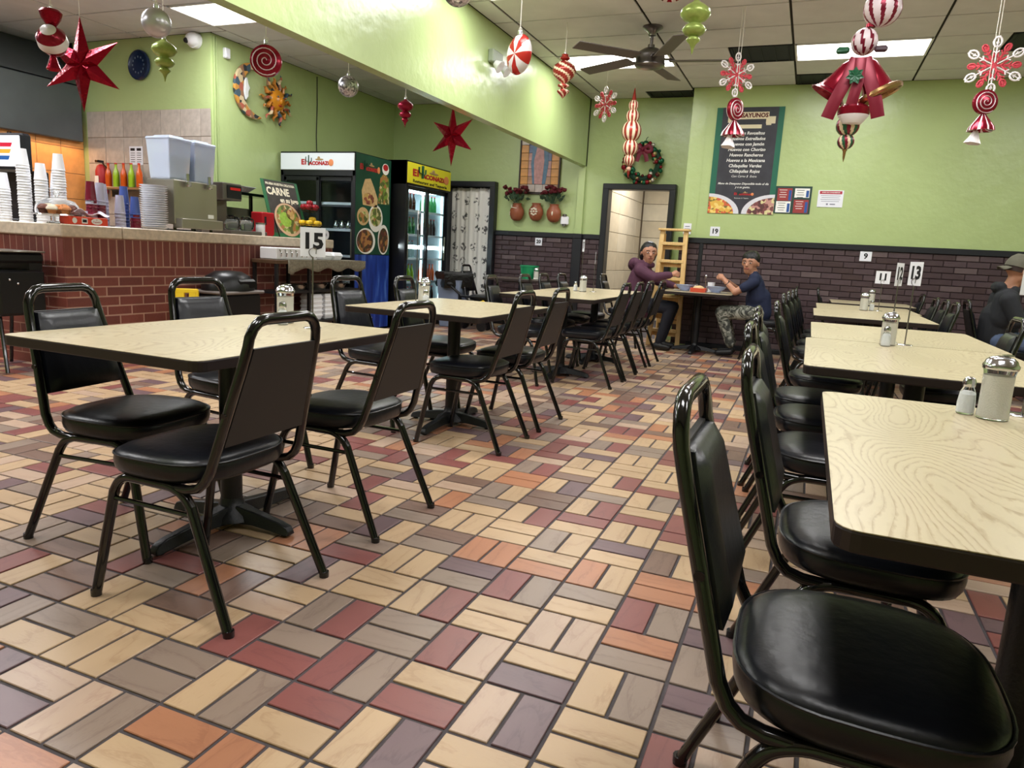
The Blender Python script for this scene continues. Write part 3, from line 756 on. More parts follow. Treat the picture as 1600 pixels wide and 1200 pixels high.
num_sign(1.725, 2.79, '12', 66, 'number sign 12, left of the two overlapping cards', .292, .1, .115)
num_sign(1.785, 2.70, '13', -62, 'number sign 13, right of the two overlapping cards', .30, .1, .115)
num_sign(1.93, 6.12, '11', 10, 'number sign 11 standing alone before the brick wall', .255, .125, .115)
num_sign(1.865, .872, '14', -20, 'large white card cut by the right edge of the photo, showing a 1', .316, .105, .118)
def sticker(x, z, y, txt, w_, h_, ts):
    t = thing('number_plaque', {'19': 'small white plaque 19 on the green wall above the trim', '9': 'small white plaque 9 on the dark brick', '20': 'small white plaque 20 on the brick below the clay pots'}[txt], 'number plaque', (x, y, z), 0, 'number plaques on the walls')
    MB().box((0, 0, 0), (w_, .004, h_), bev=.001).build('plate', PAPER, t)
    MB().text(txt, ts, onback(0, -.0026, 0), ext=.0004, bold=.003).build('numeral', INK, t)
sticker(.105, 1.51, YM-.003, '19', .12, .12, .085); sticker(1.90, 1.285, YM-.022, '9', .13, .115, .09); sticker(-2.49, 1.32-.04, YB-.022, '20', .11, .11, .07)

# ================================================================= SERVING COUNTER
CB = [mat('red_brick_a', (116, 60, 52), .5, var=.1, bump=.25, bscale=40), mat('red_brick_b', (124, 66, 56), .5, var=.1, bump=.25, bscale=40), mat('red_brick_c', (106, 54, 48), .5, var=.1, bump=.25, bscale=40)]
MORT = mat('pink_mortar', (172, 134, 118), .85, var=.1)
CX, CY0, CY1 = -4.05, 2.55, 5.95
ctr = thing('serving_counter', 'L-shaped red brick serving counter with a beige stone top', 'counter', (0, 0, 0))
MB().box((CX+.0045-.36, (CY0+CY1)/2, .515), (.72, CY1-CY0+.007, 1.03)).box((-5.4, CY0-.0045+.36, .515), (2.7, .72, 1.03)).build('brick_core', MORT, ctr)
brick_wall(ctr, plane_side(CY0, CX-.008), CY1-CY0, 0, .80, .235, .08, .009, CB, (.4, .35, .25), 5, .014, soldier=(.80, 1.03, .078), score_n=280)
brick_wall(ctr, plane_back(-6.6, CY0+.008), 2.56, 0, .80, .235, .08, .009, CB, (.4, .35, .25), 6, .014, soldier=(.80, 1.03, .078), score_n=18)
STONE = mat('beige_stone_top', (200, 184, 164), .35, var=.16, vscale=26)
MB().box((CX-.40, (3.06+CY1)/2, 1.08), (.86, CY1-3.06, .098), bev=.008).build('top_slab', STONE, ctr)
MB().box((CX-.40, (CY0-.03+3.054)/2, 1.08), (.86, 3.054-CY0+.03, .098), bev=.008).build('top_slab', STONE, ctr)
MB().box((-5.75, CY0+.36, 1.08), (1.83, .8, .098), bev=.008).build('top_slab', STONE, ctr)
ZC = 1.1295

# ---- coolers
COOL = mat('cooler_black', (17, 19, 25), .4)
CGL = mat('cooler_glass', (225, 240, 245), .02, trans=1, ior=1.25)
INNER = mat('cooler_liner', (205, 215, 220), .5)
DARKLINE = mat('cooler_dark_liner', (70, 76, 88), .35, .3)
RED = mat('logo_red', (176, 34, 38), .5); CACT = mat('cactus_green', (24, 82, 56), .5); STRAW = mat('sombrero_straw', (168, 140, 96), .6); ORNG = mat('logo_orange', (226, 140, 88), .5)
WHT = mat('print_white', (236, 236, 232), .6)
def logo(parent, M, w_, sub=None, subm=None, name='logo'):
    """red lettering with a cactus for the L and a hat over the word"""
    k = w_/10
    mb = MB()
    mb.text('E', 2.0*k, M @ T(-4.3*k, 0, 0), 0, .001, bold=.10*k)
    mb.text('l', 2.0*k, M @ T(-3.45*k, 0, 0), 0, .001, bold=.10*k)
    mb.text('ACONAZO', 1.35*k, M @ T(1.15*k, -.32*k, 0), 0, .001, bold=.09*k)
    def st(pts, r): mb.tube(pts, r, 1, 8, flat=.3, M=M)
    st([(-2.4*k, -.9*k, .001), (-2.4*k, 1.9*k, .001)], .32*k)
    st(fillet([(-2.4*k, .2*k, .001), (-3.3*k, .2*k, .001), (-3.3*k, 1.5*k, .001)], .4*k), .22*k)
    st(fillet([(-2.4*k, 0, .001), (-1.55*k, 0, .001), (-1.55*k, 1.2*k, .001)], .4*k), .2*k)
    mb.sph((.9*k, .75*k, .002), (1.3*k, .26*k, .003), 2, 20, 6, M); mb.sph((.7*k, 1.1*k, .002), (.45*k, .5*k, .004), 2, 14, 6, M)
    mb.sph((4.5*k, -.1*k, .002), (.75*k, .95*k, .004), 3, 18, 6, M)
    if sub: mb.text(sub, .95*k, M @ T(.0, -1.75*k, 0), 4, .001, bold=.02*k)
    return mb.build(name, [RED, CACT, STRAW, ORNG, subm or INK], parent)
def cooler(label, x, y, rz, W, D, H, signm, liner, sub=None, cat='cooler', sh_=.20):
    t = thing('beverage_cooler', label, cat, (x, y, 0), rz)
    b = MB(); th = .045; hz = 1.90
    b.box((th/2, D/2, H/2), (th, D, H)).box((W-th/2, D/2, H/2), (th, D, H)).box((W/2, D-th/2, H/2), (W, th, H)).box((W/2, D/2, .15), (W, D, .30)).box((W/2, D/2, (hz+H)/2), (W, D, H-hz))
    b.build('cabinet', COOL, t, bevel=.006)
    l = MB(); l.box((W/2, D-th-.004, (hz+.3)/2), (W-2*th, .006, hz-.3)).box((th+.003, D/2+.02, (hz+.3)/2), (.006, D-.1, hz-.3)).box((W-th-.003, D/2+.02, (hz+.3)/2), (.006, D-.1, hz-.3)).box((W/2, D/2, .305), (W-2*th, D-.1, .01)).box((W/2, D/2, hz-.004), (W-2*th, D-.1, .006))
    l.build('liner', liner, t)
    for k in range(4):
        s_ = MB(); z = .62+.32*k
        s_.box((W/2, D/2+.06, z), (W-2*th-.02, D-.24, .008)).box((W/2, D/2-.31, z), (W-2*th-.02, .012, .03)); s_.build('shelf', WHITE, t)
    for s_, yy in ((0, .02), (1, .045)):
        dr = MB(); x0 = .04+s_*(W/2-.06); x1 = W/2+.02+s_*(W/2-.06)
        for xx in (x0+.022, x1-.022): dr.box((xx, yy, (hz+.3)/2), (.045, .022, hz-.32))
        for zz in (.33, hz-.03): dr.box(((x0+x1)/2, yy, zz), (x1-x0, .022, .05))
        d_ = dr.build('sliding_door', COOL, t, bevel=.004)
        MB().box(((x0+x1)/2, yy, (hz+.3)/2), (x1-x0-.08, .005, hz-.40)).build('glass_pane', CGL, d_)
        MB().box((x0+.03 if s_ == 0 else x1-.03, yy-.018, 1.1), (.016, .02, .34), bev=.005).build('door_handle', STEEL, d_)
    h = MB().box((W/2, -.006, H-.02-sh_/2), (W-.02, .016, sh_), bev=.004).build('header_sign', signm, t)
    return t, h, (W, D, H, hz)
YEL = mat('sign_yellow', (232, 222, 48), .45); SGW = mat('sign_white', (226, 234, 240), .4)
f1, h1, (W1, D1, H1, hz1) = cooler('black two-door cooler with a white header sign and green food poster side', XL+.03, 6.2, 0, 1.12, .8, 2.19, SGW, DARKLINE)
logo(h1, onback(W1*.50, -.0155, H1-.13) @ S(1, .9, 1), .48)
X1 = XL+.03+1.12
f2, h2, (W2, D2, H2, hz2) = cooler('black two-door cooler with a yellow header sign and lit drinks inside', -3.70, 7.06, PI/2, 1.23, .74, 2.21, YEL, INNER, sh_=.265)
logo(h2, onback(W2*.5, -.0155, H2-.145) @ S(1, .58, 1), 1.02, sub='Restaurant and Taqueria')
MB().cyl((W2/2-.02, .09, .34), .014, 1.5, seg=10).cyl((W2-.075, .09, .34), .010, 1.5, seg=10).build('light_tube', mat('tube_glow', (255, 255, 255), .4, emit=(225, 250, 250), estr=5), f2)
area_light(-3.80, 7.06+W2/2-.02, 1.1, .05, 1.4, 5, (.88, 1, 1), (0, -PI/2, 0)); area_light(-3.95, 7.06+W2/2, 1.86, .3, 1.0, 5, (.88, 1, 1))
# green poster wrap on the side of the first cooler
PG = mat('poster_green', (24, 74, 56), .45, var=.25, vscale=3)
wrap = MB().box((W1+.002, D1/2, 1.58), (.004, D1-.02, 1.20)).build('food_poster', PG, f1)
def bluewrap():
    g = N('blue_wrap'); tc = g.n('ShaderNodeTexCoord'); mp = g.n('ShaderNodeMapping'); mp.inputs['Scale'].default_value = (1, 9, 1.2); g.l(tc.outputs['Object'], mp.inputs[0])
    nz = g.n('ShaderNodeTexNoise', i_Scale=1.6, i_Detail=6.0); g.l(mp.outputs[0], nz.inputs['Vector'])
    r = g.ramp(nz.outputs['Fac'], [(.35, lin((22, 42, 120))), (.55, lin((34, 66, 158))), (.7, lin((80, 120, 200)))]); g.l(r.outputs[0], g.b.inputs['Base Color']); g.b.inputs['Roughness'].default_value = .4
    return g.m
MB().box((W1+.002, D1/2, .50), (.004, D1-.02, .94)).build('blue_wrap', bluewrap(), f1)
def food(name, cols, sc_=22):
    g = N(name); tc = g.n('ShaderNodeTexCoord'); v = g.n('ShaderNodeTexVoronoi', i_Scale=float(sc_)); g.l(tc.outputs['Object'], v.inputs['Vector'])
    sp = g.n('ShaderNodeSeparateColor'); g.l(v.outputs['Color'], sp.inputs[0])
    r = g.ramp(sp.outputs[0], [(i/len(cols), lin(c)) for i, c in enumerate(cols)], 'CONSTANT'); g.l(r.outputs[0], g.b.inputs['Base Color']); g.b.inputs['Roughness'].default_value = .5
    return g.m
F_TACO = food('food_taco', [(214, 180, 120), (150, 84, 66), (196, 160, 96), (120, 64, 52)]); F_MEAT = food('food_meat', [(120, 74, 54), (90, 50, 44), (170, 120, 70), (70, 60, 40)])
F_SAL = food('food_salad', [(120, 150, 60), (200, 190, 140), (170, 120, 70), (90, 100, 50)]); F_EGG = food('food_eggs', [(222, 176, 72), (206, 96, 60), (236, 206, 120), (120, 110, 50)], 30); F_BEEF = food('food_beef', [(120, 66, 66), (190, 140, 130), (214, 204, 150), (90, 50, 50)], 30)
TORT = mat('tortilla', (208, 176, 128), .6, var=.12, vscale=30)
sd = lambda y, z, n=0: T(W1+.0045+.0006*n, y, z) @ R(PI/2, 'Z') @ R(PI/2, 'X')
def disc(mb, M, a, b, mi, h=.001, n=28): mb.prism([(a*math.cos(2*PI*i/n), b*math.sin(2*PI*i/n)) for i in range(n)], 0, h, mi, M)
fp = MB()
fp.prism([(-.17, .02), (-.10, .16), (.02, .18), (.10, .08), (.19, -.06), (.17, -.2), (.08, -.16), (-.14, -.15)], 0, .001, 0, sd(.30, 1.73)); disc(fp, sd(.28, 1.66, 2), .13, .07, 1)
fp.prism([(-.12, -.2), (-.08, .12), (0, .18), (.12, .14), (.14, -.2)], 0, .001, 2, sd(.62, 1.82)); disc(fp, sd(.66, 2.06), .08, .07, 3); disc(fp, sd(.66, 2.08, 2), .06, .04, 5)
disc(fp, sd(.45, 1.43), .16, .17, 3); disc(fp, sd(.45, 1.45, 2), .13, .12, 2); disc(fp, sd(.17, 1.44), .13, .11, 0); disc(fp, sd(.17, 1.43, 2), .10, .07, 2)
disc(fp, sd(.24, 1.14), .21, .16, 3); disc(fp, sd(.22, 1.14, 2), .18, .14, 4); disc(fp, sd(.64, 1.17), .13, .19, 3); disc(fp, sd(.64, 1.16, 2), .11, .16, 4)
fp.build('food_print', [TORT, F_TACO, F_SAL, WHT, F_MEAT, RED], wrap)
logo(wrap, sd(.30, 2.03, 1), .44)
# bottles in the lit cooler
GRB = mat('green_glass', (60, 150, 80), .08, trans=.6); ORB = mat('orange_soda', (226, 96, 30), .1, trans=.3); YLB = mat('lime_soda', (170, 210, 50), .1, trans=.3); DKB = mat('cola', (50, 26, 20), .1); CLB = mat('clear_soda', (200, 220, 220), .06, trans=.7)
BMATS = [GRB, ORB, YLB, DKB, CLB]; BN = ['green glass', 'orange', 'lime yellow', 'dark cola', 'clear']
CAPM = mat('bottle_cap', (190, 40, 40), .4)
bproto = []
for k in range(5):
    t = thing('drink_bottle', 'x', 'bottle')
    MB().lathe([(.028, 0), (.031, .01), (.031, .12), (.026, .15), (.012, .19), (.011, .225)], 16).build('bottle_body', BMATS[k], t); MB().cyl((0, 0, .225), .0135, .012, seg=12).build('bottle_cap', CAPM, t); bproto.append(t)
used = set()
def bottle(k, loc, label, g, sc_=1):
    if k not in used:
        used.add(k); t = bproto[k]; t.location = loc; t['label'] = label; t['group'] = g; t.scale = (sc_,)*3; return t
    return dup(bproto[k], loc, 0, label, g, scale=sc_)
rows = [(.31, (3, 3), 'lowest'), (.626, (1, 2), 'second'), (.946, (3, 4), 'middle'), (1.266, (0, 0), 'upper'), (1.586, (3, 1), 'topmost')]
for zi, (z, ks, nm) in enumerate(rows):
    for half in (0, 1):
        if zi == 2 and half == 1: continue
        kk = {(1, 1): 1, (1, 0): 2, (0, 1): 3, (0, 0): 4, (2, 0): 4, (3, 0): 0, (3, 1): 3, (4, 0): 3, (4, 1): 0}[(zi, half)]
        for q in range(5):
            bottle(kk, (-3.87, 7.06+.12+half*.60+q*.09, z+.003), '%s bottle, %s from the left behind the %s door, %s cooler shelf' % (BN[kk], ('first', 'second', 'third', 'fourth', 'fifth')[q], 'left' if half == 0 else 'right', nm), 'drink bottles in the yellow-topped cooler')
# added steel pitchers imitating the soda tap reflection in the first cooler's glass
for q in range(4):
    t = thing('tap_reflection_pitcher', 'added steel pitcher imitating a tap reflection in the cooler glass, %s from the left' % ('first', 'second', 'third', 'fourth')[q], 'pitcher', (XL+.72+q*.095, 6.42, 1.266), 0, 'steel pitchers imitating reflections in the white-topped cooler')
    MB().lathe([(.028, 0), (.036, .02), (.034, .06), (.02, .09), (.022, .11)], 16).build('pitcher_body', CHROME, t); MB().tube(fillet([(.03, 0, .09), (.055, 0, .08), (.05, 0, .03), (.034, 0, .025)], .015), .003, seg=6).build('pitcher_handle', CHROME, t)

# ---- side shelf cart at the end of the counter
SHX0, SHX1, SHY0, SHY1 = -4.02, -3.70, 4.55, 6.1
WD = mat('dark_walnut', (84, 62, 44), .45, var=.2, vscale=12); DKC = mat('dark_cabinet', (26, 24, 26), .5)
sh = thing('service_shelf', 'low dark shelf cart against the brick counter with foam boxes below', 'shelf', (0, 0, 0))
MB().box(((SHX0+SHX1)/2, (SHY0+SHY1)/2, .875), (SHX1-SHX0, SHY1-SHY0, .04), bev=.004).build('shelf_top', WD, sh)
MB().box(((SHX0+SHX1)/2, (SHY0+SHY1)/2, .56), (SHX1-SHX0-.02, SHY1-SHY0-.04, .025)).build('middle_shelf', DKC, sh)
MB().box(((SHX0+SHX1)/2, (SHY0+SHY1)/2, .22), (SHX1-SHX0-.02, SHY1-SHY0-.04, .025)).build('bottom_shelf', DKC, sh)
for yy in (SHY0+.03, SHY0+.55, SHY1-.03):
    for xx in (SHX0+.02, SHX1-.02): MB().box((xx, yy, .43), (.03, .03, .86)).build('leg', DKC, sh)
CLOTH = mat('grey_checked_cloth', (122, 116, 100), .8, var=.3, vscale=60)
def clothfn(u, v):
    y = SHY0+.18+u*(SHY1-SHY0-.14); a = v*.42
    x = SHX0+.01+a if a < .315 else SHX1+.004+.003*math.sin(u*40); z = .898 if a < .315 else .898-(a-.315)*(1.0+.2*math.sin(u*23))
    if u < .06 and a > .315: z -= .03
    return (x, y, z)
tag(MB().grid(clothfn, 40, 12).build('table_cloth', CLOTH, solid=.003), 'grey checked cloth draped over the service shelf front edge', 'cloth')
def foambox(loc, rz, label, g, sc_=1):
    global _fb
    if _fb is None:
        _fb = thing('foam_container', label, 'foam box', loc, rz, g); _fb.scale = (sc_,)*3
        MB().lathe([(.085, 0), (.105, .035)], 4, M=R(PI/4, 'Z'), smooth=False).build('box_base', FOAM, _fb, bevel=.006); MB().lathe([(.106, .036), (.108, .042), (.085, .075)], 4, M=R(PI/4, 'Z'), smooth=False).build('box_lid', FOAM, _fb, bevel=.006); return _fb
    return dup(_fb, loc, rz, label, g, scale=sc_)
_fb = None
for q in range(2): foambox((-3.85, 5.50+q*.19, .902), .05*q, 'white foam takeout box lying on the grey cloth, %s of two' % ('left', 'right')[q], 'foam boxes on the service shelf cloth', 1.15)
for c in range(3):
    for q in range(5): foambox((-3.84, 5.30+c*.22, .234+q*.05), .0, 'white foam box, %s from bottom, %s stack on the bottom shelf of the service cart' % (('first', 'second', 'third', 'fourth', 'fifth')[q], ('left', 'middle', 'right')[c]), 'foam boxes on the bottom shelf', 1.2)
for q in range(3):
    t = thing('steel_pan', 'dark steel pan on the middle shelf of the service cart, number %s from the left' % ('one', 'two', 'three')[q], 'pan', (-3.84, 5.0+q*.36, .574), 0, 'pans on the middle shelf')
    MB().lathe([(.11, 0), (.135, .06), (.138, .062), (.125, .055), (.10, .008)], 26).build('pan_body', STEEL, t); MB().tube([(.13, 0, .05), (.20, -.03, .08)], .008, seg=6).build('pan_handle', BLACKMETAL, t)
# cutlery trays with hooks
ct = thing('cutlery_tray', 'long white cutlery tray with a row of looped handles along its front', 'tray', (-3.86, 4.95, .898))
MB().box((0, 0, .06), (.22, .66, .12), bev=.008).build('tray_body', WHITE, ct)
for q in range(8): MB().tube(fillet([(.115, -.29+q*.082, .10), (.135, -.285+q*.082, .07), (.122, -.275+q*.082, .03)], .02), .006, seg=6).build('loop_handle', CHROME, ct)
t = thing('paper_roll', 'white paper towel roll lying at the end of the counter top', 'paper roll', (-4.10, 5.84, ZC))
MB().lathe([(.02, 0), (.055, 0), (.055, .10), (.02, .10), (.02, 0)], 24, M=T(-.05, 0, .055) @ R(PI/2, 'Y')).build('roll', PAPER, t)

# ---- things standing on the counter
def make_cup(name, m_, h, r0, r1):
    mb = MB().lathe([(r0, 0), (r0, .001), (r1, h-.006), (r1+.003, h-.004), (r1+.003, h), (r1-.002, h), (r0-.002, .003)], 22)
    o = mb.build(name, m_); return o
ORD = ['lowest ']+[w+' lowest ' for w in 'second third fourth fifth sixth seventh eighth ninth tenth eleventh twelfth thirteenth fourteenth fifteenth sixteenth seventeenth eighteenth nineteenth twentieth twenty-first twenty-second'.split()]
def stack(proto, n, x, y, z0, pitch, label, group, cat, inverted=True, jig=.002):
    for q in range(n):
        o = proto.copy() if proto.name in first else proto
        if o is proto: first[proto.name] = 1
        else: COL.objects.link(o)
        h = proto['h']
        o.location = (x+rnd.uniform(-jig, jig), y+rnd.uniform(-jig, jig), z0+(h+q*pitch if inverted else q*pitch)); o.rotation_euler = (PI if inverted else 0, 0, 0)
        tag(o, (ORD[q] if q < n-1 else 'topmost ')+label, cat, group)
fc = make_cup('foam_cup', FOAM, .13, .033, .047); fc['h'] = .13
for (x, y, n, l) in ((-4.84, 2.64, 13, 'stack at the very left edge of the photo'), (-4.73, 2.74, 19, 'second stack from the photo edge'), (-4.62, 2.66, 22, 'tallest stack, left of the cake dome'),
                     (-4.50, 2.72, 17, 'stack standing behind the left of the cake dome'), (-4.40, 2.80, 21, 'stack nearest the orange hearth tiles'), (-4.52, 2.86, 14, 'rear stack half hidden by the others')):
    stack(fc, n, x, y, ZC, .021, 'white foam cup in the '+l, 'stacked foam cups', 'cup')
CT_ = {'clear': mat('clear_tumbler', (206, 204, 226), .25, trans=.35), 'maroon': mat('maroon_tumbler', (110, 22, 44), .25), 'blue': mat('blue_tumbler', (74, 96, 170), .25, trans=.2)}
cups = {k: make_cup(k+'_tumbler', v, .15, .030, .042) for k, v in CT_.items()}
for k in cups: cups[k]['h'] = .15
for (x, y, seq, l) in ((-4.12, 2.86, [('clear', 3), ('maroon', 3), ('clear', 1), ('maroon', 1)], 'leftmost tumbler stack'), (-4.16, 2.97, [('clear', 2), ('maroon', 4), ('clear', 2)], 'second tumbler stack'),
                     (-4.24, 3.06, [('clear', 8)], 'third and tallest tumbler stack'), (-4.13, 3.13, [('clear', 5)], 'fourth tumbler stack'), (-4.24, 3.26, [('blue', 8)], 'rear blue tumbler stack'), (-4.12, 3.27, [('maroon', 3), ('blue', 2)], 'rightmost tumbler stack')):
    z = ZC
    for ci, (c, n) in enumerate(seq):
        stack(cups[c], n, x, y, z, .028, c+' plastic tumbler of run %d of the ' % (ci+1)+l, 'stacked plastic tumblers', 'cup'); z += .028*n
pl = MB().lathe([(.06, 0), (.09, .004), (.115, .016), (.118, .018), (.112, .018), (.085, .007), (.05, .005)], 28).build('foam_plate', FOAM); 
pl['h'] = .018
stack(pl, 20, -4.25, 3.58, ZC+.0, .0195, 'white plate in the tall stack beside the juice dispenser', 'stacked white plates', 'plate', False, .001)
# juice dispenser
jd = thing('juice_dispenser', 'steel juice dispenser with two tall clear bowls', 'juice dispenser', (-4.32, 3.98, ZC))
MB().box((0, 0, .26), (.34, .52, .40), bev=.008).box((.19, 0, .07), (.12, .50, .09), bev=.006).build('steel_body', mat('dispenser_steel', (176, 172, 158), .3, .8), jd)
for s in (-1, 1):
    for q in (-1, 1): MB().cyl((q*.12, s*.22, 0), .015, .06, seg=10).build('foot', BLACKMETAL, jd)
ICE = mat('frosted_acrylic', (222, 232, 250), .2, trans=.45, ior=1.2)
JUICE = mat('pale_juice', (196, 212, 226), .2, trans=.35, ior=1.2)
for s in (-1, 1):
    b = MB(); vs = []
    for (a, z) in ((.118, .46), (.124, .48), (.142, .80), (.145, .81)): vs += [(-a, -a*.92, z), (a, -a*.92, z), (a, a*.92, z), (-a, a*.92, z)]
    b.add([(v[0], v[1]+s*.15, v[2]) for v in vs], [(3, 2, 1, 0)]+[(i*4+k, i*4+(k+1) % 4, (i+1)*4+(k+1) % 4, (i+1)*4+k) for i in range(3) for k in range(4)], 0, None, False)
    bo = b.build('bowl', ICE, jd, bevel=.01)
    MB().box((0, s*.15, .58), (.22, .20, .22), bev=.02).build('juice', JUICE, bo)
    MB().box((0, s*.15, .82), (.30, .275, .03), bev=.012).box((0, s*.15, .842), (.2, .17, .02), bev=.008).build('lid', ICE, bo)
    MB().cyl((.20, s*.13, .42), .016, .10, seg=12).box((.205, s*.13, .43), (.04, .05, .05), bev=.006).build('tap', CHROME, jd)
MB().box((.172, .17, .15), (.003, .07, .035)).build('maker_plate', WHT, jd)
# coffee brewer
cb = thing('coffee_brewer', 'black and steel coffee brewer with a red display beside the juice dispenser', 'coffee maker', (-4.33, 4.52, ZC))
MB().box((-.04, .0, .42), (.30, .26, .17), bev=.008).box((-.14, 0, .2), (.12, .24, .40), bev=.006).box((.02, .12, .02), (.40, .52, .04), bev=.006).build('brewer_body', mat('brewer_steel', (120, 116, 112), .35, .7), cb)
MB().box((.114, .02, .42), (.008, .20, .13), bev=.003).build('control_panel', COOL, cb)
MB().box((.119, .03, .45), (.003, .14, .025)).build('red_display', mat('red_led', (120, 16, 20), .4, emit=(200, 20, 20), estr=.4), cb)
COFF = mat('carafe_glass', (200, 205, 205), .05, trans=.85, ior=1.25)
for q, (x, y) in enumerate(((-4.22, 4.50), (-4.20, 4.68))):
    t = thing('coffee_carafe', 'round glass coffee carafe on the brewer plate, %s of the two' % ('left' if q == 0 else 'right'), 'carafe', (x, y, ZC+.041), 0, 'glass coffee carafes')
    MB().lathe([(.05, 0), (.072, .012), (.078, .05), (.066, .09), (.042, .115), (.046, .13)], 24).build('glass_bulb', COFF, t)
    MB().lathe([(.048, .126), (.05, .135), (.03, .15), (1e-6, .152)], 20).lathe([(.045, .105), (.047, .12)], 20).build('black_collar', BLACKMETAL, t)
    MB().tube(fillet([(.045, 0, .125), (.10, 0, .12), (.10, 0, .04), (.085, 0, .02)], .03), .008, seg=8).build('carafe_handle', BLACKMETAL, t)
t = thing('white_canister', 'small white canister between the carafes and the red caddy', 'canister', (-4.15, 4.84, ZC)); MB().lathe([(.045, 0), (.047, .004), (.047, .12), (.043, .13), (1e-6, .132)], 24).build('canister_body', WHITE, t); MB().lathe([(.049, .118), (.049, .134), (1e-6, .136)], 24).build('canister_lid', STEEL, t)
t = thing('red_caddy', 'tall red plastic caddy on the counter beside the menu board', 'caddy', (-4.24, 4.98, ZC)); MB().box((0, 0, .125), (.16, .19, .25), bev=.01).build('caddy_body', mat('red_plastic', (176, 22, 36), .35), t); MB().box((.078, -.05, .16), (.006, .035, .09), bev=.002).build('dark_slot', INK, t)
# pass-through rack behind
t = thing('wire_rack', 'black rack on the rear counter holding foil trays', 'rack', (-4.66, 5.0, ZC))
MB().box((0, 0, .44), (.34, .9, .03)).box((-.15, -.43, .22), (.03, .03, .44)).box((.15, -.43, .22), (.03, .03, .44)).box((-.15, .43, .22), (.03, .03, .44)).box((.15, .43, .22), (.03, .03, .44)).build('rack_frame', BLACKMETAL, t)
MB().box((-.165, 0, .16), (.01, .86, .28)).build('steel_splash', STEEL, t)
FOIL = mat('foil', (190, 195, 205), .3, .9, bump=1, bscale=50)
t2 = tag(MB().add([(-.12, -.2, 0), (.12, -.2, 0), (.12, .2, 0), (-.12, .2, 0), (-.16, -.28, .06), (.16, -.28, .06), (.16, .28, .06), (-.16, .28, .06)], [(3, 2, 1, 0), (0, 1, 5, 4), (1, 2, 6, 5), (2, 3, 7, 6), (3, 0, 4, 7)], 0, None, False).build('foil_tray', FOIL, None, (-4.62, 4.85, ZC+.457), solid=.004), 'foil tray lying on top of the black rack behind the menu board', 'tray')
# menu board CARNE
mn = thing('menu_board', 'tilted green and black menu board reading CARNE en su jugo', 'menu board', (-4.16, 5.05, ZC), 0)
MM = T(0, 0, 0) @ R(math.radians(90), 'Z') @ R(math.radians(74), 'X')
BRD = mat('slate_print', (62, 58, 54), .55, var=.25, vscale=9); GRN2 = mat('menu_green', (36, 108, 66), .5)
w_, h_ = .60, .64
mnb = MB().box((w_/2, h_/2, 0), (w_, h_, .008), M=MM).build('board', GRN2, mn)
MB().box((w_/2, h_/2+.02, .0048), (w_-.09, h_-.05, .001), M=MM).build('slate_panel', BRD, mn)
tx = MB().text('PRUEBA NUESTRA DELICIOSA', .036, MM @ T(.30, .595, .0056), 0, .0004, bold=.001).text('CARNE', .115, MM @ T(.24, .51, .0056), 0, .0004, bold=.004).text('en su jugo', .075, MM @ T(.40, .42, .0056), 0, .0004, bold=.003)
tx.build('lettering', mat('cream_print', (240, 232, 210), .6), mn)
bw = MB(); disc(bw, MM @ T(.31, .20, .0054), .22, .19, 0); disc(bw, MM @ T(.31, .205, .0066), .19, .165, 1); disc(bw, MM @ T(.26, .20, .0078), .095, .085, 2); disc(bw, MM @ T(.36, .26, .0078), .07, .06, 3)
bw.build('bowl_picture', [mat('bowl_rim', (214, 176, 144), .5), F_SAL, mat('avocado', (150, 186, 70), .5, var=.15, vscale=30), F_TACO], mn)
MB().tube([(.04, .06, .0), (-.14, .1, .38)], .006, seg=6).tube([(.04, .5, .0), (-.14, .5, .38)], .006, seg=6).build('easel_leg', BLACKMETAL, mn)
# two tier fruit stand
fs_ = thing('fruit_stand', 'two-tier wire fruit stand at the end of the counter', 'fruit stand', (-4.12, 5.62, ZC))
MB().tube([(0, 0, 0), (0, 0, .36)], .006).tube([(.1*math.cos(a*.628), .1*math.sin(a*.628), .03) for a in range(10)], .004, closed=True).build('center_post', BLACKMETAL, fs_)
for z, r in ((.12, .15), (.30, .13)):
    mb = MB()
    for rr_, zz in ((r, z+.04), (r*.75, z+.01), (r*.4, z)): mb.tube([(rr_*math.cos(a*2*PI/20), rr_*math.sin(a*2*PI/20), zz) for a in range(20)], .003, closed=True, seg=6)
    for a in range(8): mb.tube([(0, 0, z), (r*.75*math.cos(a*PI/4), r*.75*math.sin(a*PI/4), z+.01), (r*math.cos(a*PI/4), r*math.sin(a*PI/4), z+.04)], .0025, seg=5)
    mb.build('wire_basket', BLACKMETAL, fs_)
def fruit(kind, loc, label, group, m_, r, sz=1.0):
    t = thing(kind, label, 'fruit', loc, rnd.uniform(0, 6), group)
    MB().lathe([(1e-6, -r*.82*sz)]+[(r*math.sin(PI*i/10)*(1.0+.05*math.sin(i)), -r*math.cos(PI*i/10)*(.85 if i < 9 else .8)*sz) for i in range(1, 10)]+[(r*.15, r*.70*sz), (1e-6, r*.62*sz)], 18).build('fruit_body', m_, t)
    MB().tube([(0, 0, r*.6*sz), (r*.1, 0, r*1.0*sz)], r*.05, seg=5).build('fruit_stem', WD, t)
APR = mat('apple_red', (140, 22, 34), .25, var=.3, vscale=20); LMN = mat('fruit_yellow', (214, 176, 36), .35, var=.12)
for a in range(7): fruit('apple', (-4.12+(.072 if a < 6 else 0)*math.cos(a*1.047), 5.62+(.076 if a < 6 else 0)*math.sin(a*1.047), ZC+.356+(.045 if a == 6 else 0)), 'red apple in the upper fruit basket, '+('right front', 'right rear', 'rear middle', 'left rear', 'left front', 'front middle', 'crowning the heap')[a], 'apples in the fruit stand', APR, .040)
